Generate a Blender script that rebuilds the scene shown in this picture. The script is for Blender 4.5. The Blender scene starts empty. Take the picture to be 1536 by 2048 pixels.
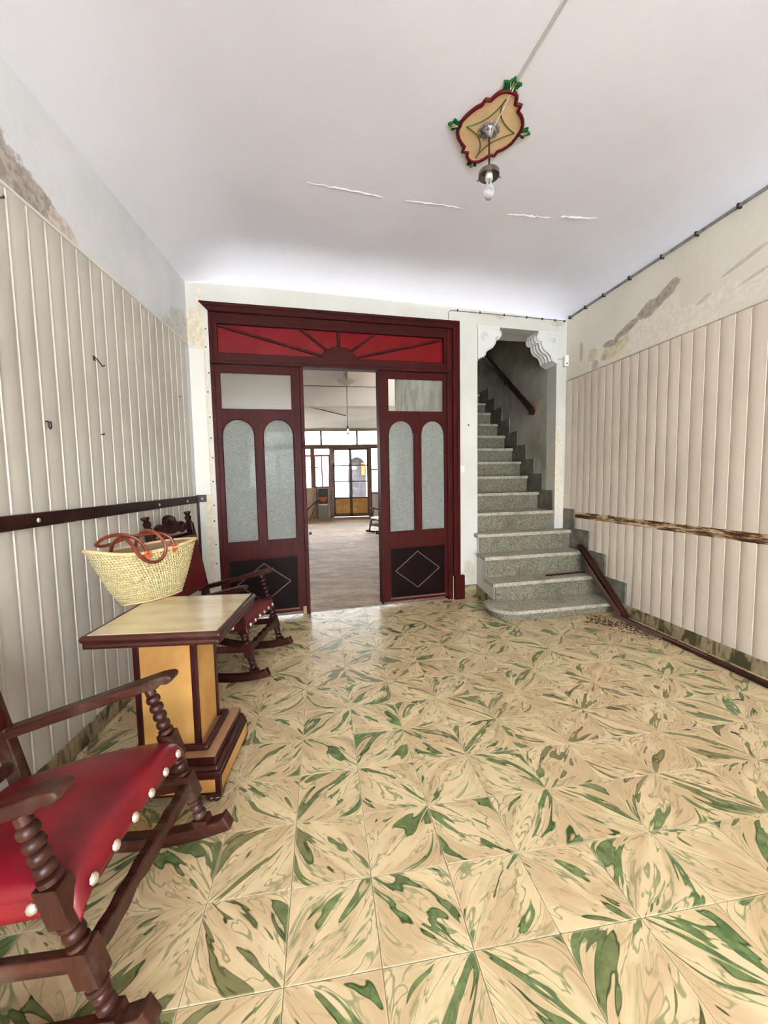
import bpy, bmesh, math, random
from mathutils import Vector, Matrix
random.seed(7)
R = math.radians
col = bpy.context.scene.collection
sc = bpy.context.scene

# ------------------------------------------------------------------ camera, sky, exposure
EYE = 1.266
FPX = 816.667
cam_d = bpy.data.cameras.new('camera'); cam = bpy.data.objects.new('camera', cam_d); col.objects.link(cam)
yaw, pit, rol = 0.109143, -0.0777465, -0.0184214
fwd = Vector((math.sin(yaw) * math.cos(pit), math.cos(yaw) * math.cos(pit), math.sin(pit)))
r0 = Vector((math.cos(yaw), -math.sin(yaw), 0)); u0 = r0.cross(fwd)
rr = math.cos(rol) * r0 + math.sin(rol) * u0; uu = rr.cross(fwd)
cam.matrix_world = Matrix(((rr.x, uu.x, -fwd.x, 0), (rr.y, uu.y, -fwd.y, 0), (rr.z, uu.z, -fwd.z, EYE), (0, 0, 0, 1)))
cam_d.sensor_fit = 'VERTICAL'; cam_d.sensor_height = 24.0; cam_d.lens = FPX / 2048 * 24.0
cam_d.clip_start = 0.02; cam_d.clip_end = 200
sc.camera = cam

world = bpy.data.worlds.new('overcast_sky'); sc.world = world; world.use_nodes = True
bg = world.node_tree.nodes['Background']; bg.inputs[0].default_value = (0.87, 0.96, 1.14, 1); bg.inputs[1].default_value = 5.0
sc.view_settings.view_transform = 'Standard'; sc.view_settings.look = 'None'
sc.view_settings.gamma = 1.0; sc.view_settings.use_curve_mapping = False
sc.view_settings.exposure = 3.0

def portal(name, loc, rot, sx, sy):
    d = bpy.data.lights.new(name, 'AREA'); d.shape = 'RECTANGLE'; d.size = sx; d.size_y = sy; d.cycles.is_portal = True
    o = bpy.data.objects.new(name, d); col.objects.link(o); o.location = loc; o.rotation_euler = rot
    return o
portal('street_door_daylight', (0.72, -4.71, 1.22), (R(90), 0, 0), 3.3, 2.5)
portal('courtyard_window_daylight', (0.0, 14.6, 1.6), (R(-90), 0, 0), 6.5, 3.0)
sc.cycles.max_bounces = 8; sc.cycles.diffuse_bounces = 5; sc.cycles.glossy_bounces = 3; sc.cycles.transmission_bounces = 6
sc.cycles.caustics_reflective = False; sc.cycles.caustics_refractive = False

# ------------------------------------------------------------------ node helpers
def lin(c):
    return tuple(((v / 255) / 12.92 if v / 255 <= 0.04045 else ((v / 255 + 0.055) / 1.055) ** 2.4) for v in c[:3]) + (1,)

class N:
    def __init__(s, name):
        s.m = bpy.data.materials.new(name); s.m.use_nodes = True; s.t = s.m.node_tree
        s.t.nodes.clear()
        s.out = s.t.nodes.new('ShaderNodeOutputMaterial')
        s.b = s.t.nodes.new('ShaderNodeBsdfPrincipled'); s.t.links.new(s.b.outputs[0], s.out.inputs[0])
        s._tc = None
    def new(s, ty, **kw):
        n = s.t.nodes.new(ty)
        for k, v in kw.items(): setattr(n, k, v)
        return n
    def put(s, sock, v):
        if isinstance(v, bpy.types.NodeSocket): s.t.links.new(v, sock)
        elif v is not None: sock.default_value = v
    def obj(s):
        if not s._tc: s._tc = s.new('ShaderNodeTexCoord')
        return s._tc.outputs['Object']
    def math(s, op, a, b=None, c=None, clamp=False):
        n = s.new('ShaderNodeMath', operation=op, use_clamp=clamp); s.put(n.inputs[0], a)
        if b is not None: s.put(n.inputs[1], b)
        if c is not None: s.put(n.inputs[2], c)
        return n.outputs[0]
    def sep(s, v):
        n = s.new('ShaderNodeSeparateXYZ'); s.put(n.inputs[0], v); return n.outputs
    def comb(s, x, y, z):
        n = s.new('ShaderNodeCombineXYZ'); s.put(n.inputs[0], x); s.put(n.inputs[1], y); s.put(n.inputs[2], z); return n.outputs[0]
    def mapping(s, v, scale=(1, 1, 1), loc=(0, 0, 0), rot=(0, 0, 0)):
        n = s.new('ShaderNodeMapping'); s.put(n.inputs[0], v); n.inputs[1].default_value = loc; n.inputs[2].default_value = rot; n.inputs[3].default_value = scale
        return n.outputs[0]
    def noise(s, v=None, scale=5, detail=3, rough=0.5, dist=0.0, w=None):
        n = s.new('ShaderNodeTexNoise')
        if w is not None: n.noise_dimensions = '4D'; s.put(n.inputs['W'], w)
        s.put(n.inputs['Vector'], v if v is not None else s.obj())
        n.inputs['Scale'].default_value = scale; n.inputs['Detail'].default_value = detail
        n.inputs['Roughness'].default_value = rough; n.inputs['Distortion'].default_value = dist
        return n.outputs[0]
    def voro(s, v=None, scale=5, feature='F1'):
        n = s.new('ShaderNodeTexVoronoi', feature=feature); s.put(n.inputs['Vector'], v if v is not None else s.obj()); n.inputs['Scale'].default_value = scale
        return n.outputs[0]
    def ramp(s, f, stops):
        n = s.new('ShaderNodeValToRGB'); s.put(n.inputs[0], f); cr = n.color_ramp
        while len(cr.elements) < len(stops): cr.elements.new(0.5)
        for e, (p, c) in zip(cr.elements, stops):
            e.position = p; e.color = c if isinstance(c, tuple) else (c, c, c, 1)
        return n.outputs[0]
    def step(s, f, a, b):
        n = s.new('ShaderNodeMapRange', interpolation_type='SMOOTHSTEP'); s.put(n.inputs[0], f)
        n.inputs[1].default_value = a; n.inputs[2].default_value = b; n.inputs[3].default_value = 0; n.inputs[4].default_value = 1
        return n.outputs[0]
    def mix(s, f, a, b, mode='MIX'):
        n = s.new('ShaderNodeMix', data_type='RGBA', blend_type=mode); s.put(n.inputs[0], f); s.put(n.inputs[6], a); s.put(n.inputs[7], b)
        return n.outputs[2]
    def bump(s, h, strength=0.3, dist=0.01):
        n = s.new('ShaderNodeBump'); s.put(n.inputs['Height'], h); n.inputs['Strength'].default_value = strength; n.inputs['Distance'].default_value = dist
        s.t.links.new(n.outputs[0], s.b.inputs['Normal']); return n
    def base(s, c): s.put(s.b.inputs['Base Color'], c)
    def rough(s, v): s.put(s.b.inputs['Roughness'], v)
    def spec(s, v): s.put(s.b.inputs['Specular IOR Level'], v)
    def ellipses(s, u, v, lst, wob, namp=0.35, edge=0.12):
        """soft union of noise-warped ellipses in the (u,v) plane: a stain with a shape of its own"""
        nz = s.math('MULTIPLY', wob, namp * 4)
        tot = None
        for cu, cv, ru, rv, ang in lst:
            a = s.math('SUBTRACT', u, cu); b = s.math('SUBTRACT', v, cv); ca, sa = math.cos(ang), math.sin(ang)
            p = s.math('DIVIDE', s.math('ADD', s.math('MULTIPLY', a, ca), s.math('MULTIPLY', b, sa)), ru)
            q = s.math('DIVIDE', s.math('SUBTRACT', s.math('MULTIPLY', b, ca), s.math('MULTIPLY', a, sa)), rv)
            d = s.math('SQRT', s.math('ADD', s.math('MULTIPLY', p, p), s.math('MULTIPLY', q, q)))
            m = s.math('SUBTRACT', 1.0, d)
            tot = m if tot is None else s.math('MAXIMUM', tot, m)
        return s.step(s.math('ADD', tot, nz), -edge * 0.5, edge * 0.5)

def simple(name, c, rough=0.5, c2=None, scale=8, bump=None, metal=0.0, spec=0.5, coat=0.0, detail=4):
    n = N(name)
    if c2 is not None:
        n.base(n.mix(n.step(n.noise(None, scale, detail, 0.6), 0.35, 0.65), lin(c), lin(c2)))
    else: n.base(lin(c))
    n.rough(rough); n.spec(spec); n.b.inputs['Metallic'].default_value = metal; n.b.inputs['Coat Weight'].default_value = coat
    if bump: n.bump(n.noise(None, bump[0], 4, 0.6), bump[1], bump[2] if len(bump) > 2 else 0.01)
    return n.m

def wood(name, c, c2, rough=0.35, axis='Z', coat=0.15, dust=None, spec=0.4):
    n = N(name); sc_ = {'X': (1.2, 22, 22), 'Y': (22, 1.2, 22), 'Z': (22, 22, 1.2)}[axis]
    g = n.noise(n.mapping(n.obj(), sc_), 2.2, 5, 0.6, 0.6)
    cc = n.mix(n.step(g, 0.3, 0.7), lin(c), lin(c2))
    if dust is not None:
        cc = n.mix(n.math('MULTIPLY', n.step(n.noise(None, 7, 4, 0.7), 0.5, 0.8), 0.4), cc, lin(dust))
    n.base(cc); n.rough(n.math('ADD', n.math('MULTIPLY', g, 0.2), rough - 0.1)); n.b.inputs['Coat Weight'].default_value = coat; n.b.inputs['Coat Roughness'].default_value = 0.25
    n.bump(g, 0.08, 0.004); n.spec(spec)
    return n.m

MT = {}
# painted plaster, white
def plaster(name, c, c2, scale=1.6, stains=None, rough=0.85, bump=0.12):
    n = N(name); p = n.sep(n.obj())
    cc = n.mix(n.step(n.noise(None, scale, 5, 0.6), 0.35, 0.7), lin(c), lin(c2))
    h = n.noise(None, 24, 2, 0.6)
    wob = n.math('SUBTRACT', n.noise(None, 13, 4, 0.7), 0.5) if stains else None; grain = n.step(n.noise(None, 26, 3, 0.7), 0.35, 0.65) if stains else None
    if stains:
        for (ax, lst, colr, colr2, amt, nsc, namp, depth) in stains:
            u, v = {'yz': (p[1], p[2]), 'xz': (p[0], p[2]), 'xy': (p[0], p[1])}[ax]
            m = n.ellipses(u, v, lst, wob, namp)
            sc2 = n.mix(grain, lin(colr), lin(colr2))
            cc = n.mix(n.math('MULTIPLY', m, amt), cc, sc2)
    n.base(cc); n.rough(rough); n.spec(0.25); n.bump(h, bump, 0.02)
    return n.m
MT['wall_white'] = plaster('white_paint_plaster', (214, 213, 205), (205, 204, 195), stains=[
    ('xz', [(-1.2, 2.62, 0.06, 0.16, 0), (-1.17, 2.48, 0.05, 0.09, 0.3)], (196, 178, 140), (222, 214, 196), 0.75, 14, 0.4, 0),
    ('xz', [(-1.14, 1.6, 0.035, 1.5, 0)], (205, 190, 165), (226, 214, 190), 0.85, 10, 0.3, 0.3),
    ('xz', [(2.45, 1.35, 0.05, 0.5, 0), (2.47, 0.95, 0.05, 0.2, 0)], (214, 200, 165), (232, 224, 200), 0.6, 12, 0.4, 0),
    ('xz', [(2.40, 2.93, 0.08, 0.035, 0.1), (1.72, 2.93, 0.06, 0.02, 0)], (170, 160, 140), (205, 195, 175), 0.6, 30, 0.5, 0),
    ('xz', [(1.36, 0.28, 0.06, 0.12, 0.2), (1.32, 0.1, 0.1, 0.09, 0)], (178, 165, 140), (205, 195, 172), 0.6, 22, 0.5, 0)])
MT['wall_left'] = plaster('left_wall_plaster', (226, 226, 228), (214, 215, 216), stains=[
    ('yz', [(1.62, 2.50, 0.45, 0.19, -0.06), (2.05, 2.46, 0.22, 0.13, -0.42)], (150, 138, 130), (186, 176, 168), 1.0, 12, 0.22, 1.2),
    ('yz', [(2.22, 2.46, 0.12, 0.07, -0.6)], (190, 172, 158), (216, 206, 196), 0.9, 16, 0.3, 0.6),
    ('yz', [(3.62, 2.56, 0.22, 0.13, 0), (3.5, 2.47, 0.25, 0.07, 0)], (168, 164, 146), (205, 202, 190), 0.55, 18, 0.5, 0)])
MT['wall_right'] = plaster('right_wall_plaster', (230, 224, 210), (222, 214, 198), stains=[
    ('yz', [(3.45, 2.47, 0.52, 0.14, -0.16), (2.75, 2.42, 0.42, 0.09, -0.1)], (226, 216, 196), (238, 232, 218), 0.85, 7, 0.45, 0.5),
    ('yz', [(3.62, 2.44, 0.18, 0.07, -0.2), (3.92, 2.47, 0.07, 0.06, 0)], (196, 172, 128), (222, 206, 176), 0.7, 14, 0.5, 0),
    ('yz', [(3.06, 2.68, 0.17, 0.05, -0.42), (3.22, 2.63, 0.12, 0.06, -0.2), (3.47, 2.555, 0.17, 0.035, -0.28), (3.66, 2.50, 0.1, 0.03, 0.1)], (158, 142, 128), (192, 178, 164), 1.0, 16, 0.35, 1.2),
    ('yz', [(4.1, 2.56, 0.03, 0.09, 0), (3.88, 2.36, 0.05, 0.05, 0.4), (3.75, 2.40, 0.04, 0.03, 0)], (160, 144, 126), (190, 176, 156), 0.7, 20, 0.45, 0.5),
    ('yz', [(2.45, 2.62, 0.14, 0.015, -0.25), (2.72, 2.50, 0.06, 0.015, -0.3), (2.36, 2.5, 0.1, 0.012, -0.2)], (176, 168, 154), (200, 192, 176), 0.7, 20, 0.5, 0.3)])
MT['ceiling'] = plaster('ceiling_distemper', (236, 237, 247), (230, 231, 241), scale=0.9, bump=0.05)
MT['far_wall'] = plaster('far_room_plaster', (200, 190, 176), (184, 172, 157), scale=0.7)
MT['stair_wall'] = plaster('stairwell_plaster', (188, 184, 170), (150, 145, 126), scale=2.4)
MT['bracket'] = plaster('moulded_plaster_white', (218, 218, 214), (210, 210, 206))
MT['soffit'] = plaster('soffit_plaster', (225, 225, 220), (215, 214, 208))
MT['gap'] = None
n = N('bare_masonry_gap'); a = n.noise(n.mapping(n.obj(), (1, 2.2, 16)), 1.5, 5, 0.7)
n.base(n.ramp(a, [(0.40, lin((46, 26, 10))), (0.50, lin((104, 70, 36))), (0.57, lin((206, 178, 138))), (0.75, lin((226, 206, 176)))])); n.rough(0.9); n.bump(a, 0.6, 0.02); MT['gap'] = n.m

# vinyl boards: satin cream-white, faint soiling
def vinyl(name, c, c2, rough=0.42):
    n = N(name); g = n.new('ShaderNodeNewGeometry').outputs['Position']
    oi = n.new('ShaderNodeObjectInfo').outputs['Random']
    cc = n.mix(n.step(n.noise(g, 1.3, 4, 0.55), 0.4, 0.75), lin(c), lin(c2))
    cc = n.mix(n.math('MULTIPLY', oi, 0.25), cc, lin(c2))
    n.base(cc); n.rough(rough); n.spec(0.4); n.bump(n.noise(g, 90, 2, 0.5), 0.02, 0.005)
    return n.m
MT['board_l'] = vinyl('left_vinyl_board', (202, 196, 184), (186, 178, 165))
MT['board_r'] = vinyl('right_vinyl_board', (222, 208, 189), (210, 195, 176))
MT['vinyl_trim'] = vinyl('vinyl_corner_trim', (222, 220, 210), (214, 212, 202))

# hydraulic tiles: each tile its own swirl, streaks run along one diagonal and gather in the corners
def tile_mat():
    n = N('marbled_green_cement_tile')
    x, y, z = n.sep(n.obj())
    rnd = n.math('MULTIPLY', n.new('ShaderNodeObjectInfo').outputs['Random'], 60.0)
    pos = n.new('ShaderNodeNewGeometry').outputs['Position']
    u = n.math('MULTIPLY', n.math('ADD', x, y), 4.0); v = n.math('MULTIPLY', n.math('SUBTRACT', x, y), 4.0)
    vv = n.math('DIVIDE', v, n.math('SUBTRACT', 1.5, n.math('SQRT', n.math('ADD', n.math('MULTIPLY', u, u), 0.09))))
    q = n.comb(n.math('MULTIPLY', u, 0.52), n.math('MULTIPLY', vv, 2.5), 0.0)
    a = n.noise(q, 1.3, 2.0, 0.5, 1.05, rnd)
    b = n.noise(q, 1.6, 2.0, 0.5, 1.3, n.math('ADD', rnd, 17.3))
    c = n.noise(q, 1.0, 1.0, 0.5, 0.6, n.math('ADD', rnd, 31.1))
    blot = n.noise(pos, 1.5, 4, 0.65); fine = n.noise(pos, 24, 3, 0.65)
    cream = n.mix(n.step(c, 0.40, 0.62), lin((230, 206, 162)), lin((210, 180, 139)))
    cream = n.mix(n.math('MULTIPLY', n.step(fine, 0.45, 0.75), 0.25), cream, lin((204, 174, 134)))
    fill = n.math('MULTIPLY', n.step(a, 0.565, 0.592), n.math('SUBTRACT', 1.0, n.step(a, 0.67, 0.71)))
    line = n.math('SUBTRACT', 1.0, n.step(n.math('ABSOLUTE', n.math('SUBTRACT', b, 0.5)), 0.006, 0.030))
    line2 = n.math('SUBTRACT', 1.0, n.step(n.math('ABSOLUTE', n.math('SUBTRACT', a, 0.43)), 0.004, 0.022))
    wash = n.math('MULTIPLY', n.step(b, 0.52, 0.72), 0.45)
    fade = n.step(n.noise(pos, 0.8, 2, 0.6), 0.34, 0.56)
    strong = n.mix(n.step(fine, 0.4, 0.65), lin((56, 96, 42)), lin((100, 132, 76)))
    dull = n.mix(n.step(c, 0.35, 0.65), lin((104, 98, 58)), lin((134, 124, 84)))
    green = n.mix(fade, dull, strong)
    cc = n.mix(wash, cream, lin((176, 166, 112)))
    cc = n.mix(n.math('MULTIPLY', line2, n.math('MULTIPLY', n.step(c, 0.4, 0.6), 0.5)), cc, green)
    cc = n.mix(n.math('MULTIPLY', line, n.math('SUBTRACT', 0.65, n.math('MULTIPLY', n.step(c, 0.45, 0.62), 0.5))), cc, green)
    cc = n.mix(n.math('MULTIPLY', fill, 0.9), cc, green)
    rim = n.math('SUBTRACT', 1.0, n.step(n.math('ABSOLUTE', n.math('SUBTRACT', a, 0.588)), 0.004, 0.016))
    cc = n.mix(n.math('MULTIPLY', rim, n.step(c, 0.38, 0.56)), cc, n.mix(fade, lin((92, 80, 46)), lin((52, 78, 30))))
    edge = n.math('MAXIMUM', n.math('ABSOLUTE', x), n.math('ABSOLUTE', y))
    cc = n.mix(n.math('MULTIPLY', n.step(edge, 0.118, 0.1245), 0.45), cc, lin((232, 214, 176)))
    cc = n.mix(n.math('MULTIPLY', n.step(blot, 0.5, 0.78), 0.45), cc, lin((184, 160, 122)))
    n.base(cc); n.rough(n.math('ADD', 0.17, n.math('MULTIPLY', blot, 0.28))); n.spec(0.4)
    return n.m
MT['tile'] = tile_mat()
MT['grout'] = simple('grout', (168, 146, 110), 0.9)
n = N('dusty_far_floor')
a = n.noise(n.mapping(n.obj(), (1.2, 3.2, 1)), 1.3, 6, 0.65, 1.2); b = n.noise(n.mapping(n.obj(), (2, 7, 1)), 1.2, 5, 0.7, 1.0)
cc = n.mix(n.step(a, 0.4, 0.66), lin((188, 158, 126)), lin((128, 102, 70)))
cc = n.mix(n.math('MULTIPLY', n.math('SUBTRACT', 1.0, n.step(n.math('ABSOLUTE', n.math('SUBTRACT', b, 0.5)), 0.006, 0.03)), 0.7), cc, lin((92, 72, 46)))
n.base(cc); n.rough(0.6); n.spec(0.12); MT['far_floor'] = n.m
n = N('mottled_baseboard'); a = n.noise(n.mapping(n.obj(), (1, 4, 1.5)), 2.6, 3, 0.6, 0.8)
n.base(n.ramp(a, [(0.40, lin((74, 70, 44))), (0.47, lin((146, 130, 96))), (0.56, lin((170, 154, 120))), (0.64, lin((108, 98, 68)))])); n.rough(0.55); MT['base'] = n.m
# stair stone
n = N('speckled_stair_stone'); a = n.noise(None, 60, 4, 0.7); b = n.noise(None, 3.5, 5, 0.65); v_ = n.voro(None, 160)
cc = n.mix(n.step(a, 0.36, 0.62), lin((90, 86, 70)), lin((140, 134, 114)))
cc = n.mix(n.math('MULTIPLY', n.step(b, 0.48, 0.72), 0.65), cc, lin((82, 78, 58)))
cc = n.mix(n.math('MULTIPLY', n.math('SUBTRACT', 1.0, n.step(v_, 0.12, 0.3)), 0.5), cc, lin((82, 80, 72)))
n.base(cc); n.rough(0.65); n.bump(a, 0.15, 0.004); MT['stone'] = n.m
n = N('pale_tread_stone'); a = n.noise(None, 70, 3, 0.7); b = n.noise(None, 5, 4, 0.65)  # treads use a paler mix than the risers
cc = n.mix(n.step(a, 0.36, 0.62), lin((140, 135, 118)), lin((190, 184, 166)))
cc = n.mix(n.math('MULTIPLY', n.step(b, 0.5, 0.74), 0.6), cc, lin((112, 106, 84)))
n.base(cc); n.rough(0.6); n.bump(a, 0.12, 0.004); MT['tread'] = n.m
n = N('slate_grey_skirting'); a = n.noise(None, 9, 5, 0.65)
n.base(n.mix(n.step(a, 0.38, 0.68), lin((92, 90, 80)), lin((128, 124, 108)))); n.rough(0.6); MT['skirt'] = n.m
# woods
MT['door_wood'] = wood('maroon_varnished_door_wood', (72, 14, 9), (50, 9, 7), 0.48, 'Z', 0.0, spec=0.14)
MT['door_wood_h'] = wood('maroon_varnished_rail_wood', (66, 16, 11), (46, 10, 8), 0.48, 'X', 0.0, spec=0.14)
MT['door_dark'] = simple('dark_sheet_panel', (24, 8, 8), 0.5, (18, 6, 6), 5, spec=0.08)
MT['bead'] = simple('worn_panel_bead', (104, 76, 68), 0.5)
MT['rail'] = wood('dark_rail_wood', (50, 17, 14), (30, 10, 8), 0.38, 'Y', 0.05, (96, 76, 66), 0.25)
MT['chair_x'] = wood('chair_wood_along', (74, 34, 23), (44, 18, 13), 0.4, 'X', 0.05, (132, 110, 94), 0.3)
MT['chair'] = wood('chair_turned_wood', (66, 30, 21), (42, 17, 12), 0.38, 'Z', 0.1, (132, 112, 98), 0.3)
MT['chair2_x'] = wood('dark_chair_wood_along', (62, 20, 15), (36, 11, 9), 0.4, 'X', 0.05, (104, 80, 68), 0.25)
MT['chair2'] = wood('dark_chair_turned_wood', (54, 17, 13), (32, 10, 8), 0.38, 'Z', 0.1, (104, 80, 68), 0.25)
MT['chair3'] = simple('near_black_chair_wood', (38, 22, 18), 0.4)
def leather(name, c, c2):
    n = N(name); g = n.noise(None, 5, 4, 0.6); n.base(n.mix(n.step(g, 0.35, 0.7), lin(c), lin(c2)))
    n.rough(n.math('ADD', 0.26, n.math('MULTIPLY', n.noise(None, 3, 3), 0.25))); n.bump(n.voro(None, 240), 0.06, 0.002); n.b.inputs['Coat Weight'].default_value = 0.1
    return n.m
MT['leather'] = leather('crimson_leather', (136, 12, 30), (106, 9, 24))
MT['leather2'] = leather('maroon_leather', (104, 18, 24), (80, 12, 18))
MT['leather3'] = leather('pale_cushion', (214, 200, 176), (190, 174, 150))
MT['stud'] = simple('nickel_stud', (214, 206, 186), 0.3, metal=0.7)
MT['ochre'] = simple('ochre_panel', (204, 158, 88), 0.55, (180, 128, 64), 3.5, bump=(40, 0.1, 0.003))
MT['tan'] = simple('tan_painted_ledge', (182, 138, 100), 0.55, (164, 120, 84), 6)
MT['table_wood'] = wood('table_moulding_wood', (72, 27, 19), (42, 15, 12), 0.32, 'X', 0.15, (118, 92, 82), 0.3)
MT['post_wood'] = wood('table_post_wood', (58, 15, 14), (38, 9, 9), 0.38, 'Z', 0.05, None, 0.25)
n = N('glazed_cream_tabletop'); a = n.noise(n.mapping(n.obj(), (3, 9, 1)), 1.2, 4, 0.6)
n.base(n.mix(n.step(a, 0.35, 0.7), lin((224, 206, 164)), lin((200, 178, 134)))); n.rough(0.14); n.spec(0.6); n.b.inputs['Coat Weight'].default_value = 0.5; n.b.inputs['Coat Roughness'].default_value = 0.05; MT['tabletop'] = n.m
# basket
n = N('plaited_palm_leaf'); x, y, z = n.sep(n.obj())
row = n.math('FRACT', n.math('MULTIPLY', z, 88.0)); rid = n.math('FLOOR', n.math('MULTIPLY', z, 88.0))
ang = n.math('ARCTAN2', n.math('MULTIPLY', y, 2.2), x)
sl = n.math('SINE', n.math('ADD', n.math('MULTIPLY', ang, 90.0), n.math('ADD', n.math('MULTIPLY', row, 3.0), n.math('MULTIPLY', rid, 1.7))))
prof = n.math('SINE', n.math('MULTIPLY', row, math.pi))
h = n.math('ADD', n.math('MULTIPLY', prof, 0.6), n.math('MULTIPLY', sl, 0.4))
nz = n.noise(None, 60, 3, 0.7)
cc = n.mix(n.step(nz, 0.3, 0.7), lin((244, 232, 186)), lin((216, 198, 140)))
cc = n.mix(n.math('MULTIPLY', n.step(h, -0.1, 0.35), 0.75), lin((186, 164, 106)), cc)
n.base(cc); n.rough(0.24); n.spec(0.8); n.bump(n.math('ADD', h, nz), 0.9, 0.006); MT['palm'] = n.m
MT['palm_rim'] = simple('straw_rim_binding', (226, 200, 148), 0.6, (206, 176, 122), 40, bump=(90, 0.4, 0.003))
MT['tan_leather'] = simple('saddle_leather_handle', (132, 58, 30), 0.4, (96, 36, 20), 9)
MT['tan_patch'] = simple('orange_leather_patch', (196, 108, 62), 0.5, (168, 82, 44), 60, bump=(120, 0.4, 0.002))
MT['lining'] = simple('basket_inside', (150, 126, 96), 0.8)
# glass
def clear_glass(name, tint=(0.93, 0.95, 0.94)):
    n = N(name); n.t.nodes.remove(n.b)
    tr = n.new('ShaderNodeBsdfTransparent'); tr.inputs[0].default_value = tint + (1,)
    gl = n.new('ShaderNodeBsdfGlossy'); gl.inputs['Roughness'].default_value = 0.03
    fr = n.new('ShaderNodeFresnel'); fr.inputs[0].default_value = 1.5
    mx = n.new('ShaderNodeMixShader'); n.put(mx.inputs[0], fr.outputs[0]); n.put(mx.inputs[1], tr.outputs[0]); n.put(mx.inputs[2], gl.outputs[0])
    n.put(n.out.inputs[0], mx.outputs[0]); return n.m
MT['glass'] = clear_glass('clear_window_glass')
def obscure():
    n = N('patterned_obscure_glass'); n.t.nodes.remove(n.b)
    v = n.noise(None, 70, 3, 0.6, 2.2); w = n.noise(None, 130, 2, 0.6, 1.0)
    bp = n.new('ShaderNodeBump'); n.put(bp.inputs['Height'], n.math('ADD', v, n.math('MULTIPLY', w, 0.5))); bp.inputs['Strength'].default_value = 1.0; bp.inputs['Distance'].default_value = 0.012
    tl = n.new('ShaderNodeBsdfTranslucent'); tl.inputs[0].default_value = lin((228, 236, 232)); n.put(tl.inputs['Normal'], bp.outputs[0])
    df = n.new('ShaderNodeBsdfDiffuse'); n.put(df.inputs['Color'], n.mix(n.step(v, 0.4, 0.62), lin((158, 164, 152)), lin((226, 230, 220)))); n.put(df.inputs['Normal'], bp.outputs[0])
    gl = n.new('ShaderNodeBsdfGlossy'); gl.inputs['Roughness'].default_value = 0.18; n.put(gl.inputs['Normal'], bp.outputs[0])
    tr = n.new('ShaderNodeBsdfTransparent'); tr.inputs[0].default_value = (0.85, 0.9, 0.88, 1)
    m1 = n.new('ShaderNodeMixShader'); m1.inputs[0].default_value = 0.38; n.put(m1.inputs[1], df.outputs[0]); n.put(m1.inputs[2], tl.outputs[0])
    m2 = n.new('ShaderNodeMixShader'); m2.inputs[0].default_value = 0.12; n.put(m2.inputs[1], m1.outputs[0]); n.put(m2.inputs[2], tr.outputs[0])
    m3 = n.new('ShaderNodeMixShader'); m3.inputs[0].default_value = 0.2; n.put(m3.inputs[1], m2.outputs[0]); n.put(m3.inputs[2], gl.outputs[0])
    n.put(n.out.inputs[0], m3.outputs[0]); return n.m
MT['obscure'] = obscure()
n = N('red_transom_glass'); g = n.noise(None, 2.5, 5, 0.65); n.base(n.mix(n.step(g, 0.4, 0.75), lin((112, 6, 12)), lin((126, 22, 32)))); n.rough(0.3); n.spec(0.22); MT['red_glass'] = n.m
n = N('clear_bulb_glass'); n.base((0.92, 0.93, 0.92, 1)); n.rough(0.08); n.b.inputs['Transmission Weight'].default_value = 0.75; n.spec(0.7); MT['bulb'] = n.m
MT['metal'] = simple('tarnished_metal', (150, 144, 138), 0.35, (110, 102, 96), 20, metal=0.85)
MT['silver'] = simple('cast_silver_rose', (186, 184, 184), 0.35, (120, 116, 114), 30, metal=0.6)
MT['dark_metal'] = simple('dark_bronze', (70, 54, 42), 0.4, metal=0.6)
MT['iron'] = simple('black_iron', (26, 20, 20), 0.5)
MT['maroon_paint'] = simple('maroon_paint', (92, 9, 26), 0.6, spec=0.2)
MT['green_paint'] = simple('green_paint', (76, 96, 44), 0.55)
MT['leaf_paint'] = simple('leaf_green_paint', (24, 100, 60), 0.5, (14, 66, 30), 60, spec=0.2)
MT['medallion'] = simple('tan_medallion', (228, 198, 156), 0.6, (220, 188, 144), 12, spec=0.2)
MT['white_plastic'] = simple('white_plastic', (232, 230, 222), 0.4)
MT['conduit'] = simple('painted_conduit', (150, 146, 140), 0.6, (116, 110, 102), 12)
MT['cable'] = simple('cable_casing', (196, 192, 188), 0.6)
MT['flake'] = simple('lifted_paint', (232, 230, 226), 0.8)
MT['far_frame'] = wood('brown_far_joinery', (112, 78, 52), (84, 56, 38), 0.5, 'Z', 0.0)
MT['red_frame'] = simple('crimson_casement_paint', (150, 24, 58), 0.5)
MT['far_panel'] = simple('mustard_door_panel', (200, 152, 66), 0.55, (176, 124, 48), 5)
MT['curtain'] = simple('mauve_print_curtain', (150, 104, 112), 0.9, (206, 186, 170), 26)
MT['green_cab'] = simple('green_cabinet', (54, 74, 48), 0.6, (40, 54, 36), 6)
MT['orange'] = simple('rust_orange', (176, 78, 44), 0.6)
MT['grey_cloth'] = simple('grey_green_cloth', (134, 132, 112), 0.9)
MT['canvas'] = simple('dark_canvas', (44, 32, 30), 0.8)
MT['court_white'] = simple('limewash_courtyard_wall', (240, 238, 230), 0.9)
MT['court_dark'] = simple('shed_door_grey', (74, 68, 70), 0.9, (52, 48, 50), 6)
MT['ground'] = simple('pale_paving', (200, 196, 188), 0.9)
MT['rust'] = simple('rust_crumbs', (46, 24, 13), 0.95, (84, 50, 30), 80)
MT['old_wood'] = wood('weathered_handrail_wood', (58, 27, 18), (34, 14, 10), 0.55, 'Y', 0.0, (112, 92, 78), 0.2)

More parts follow.
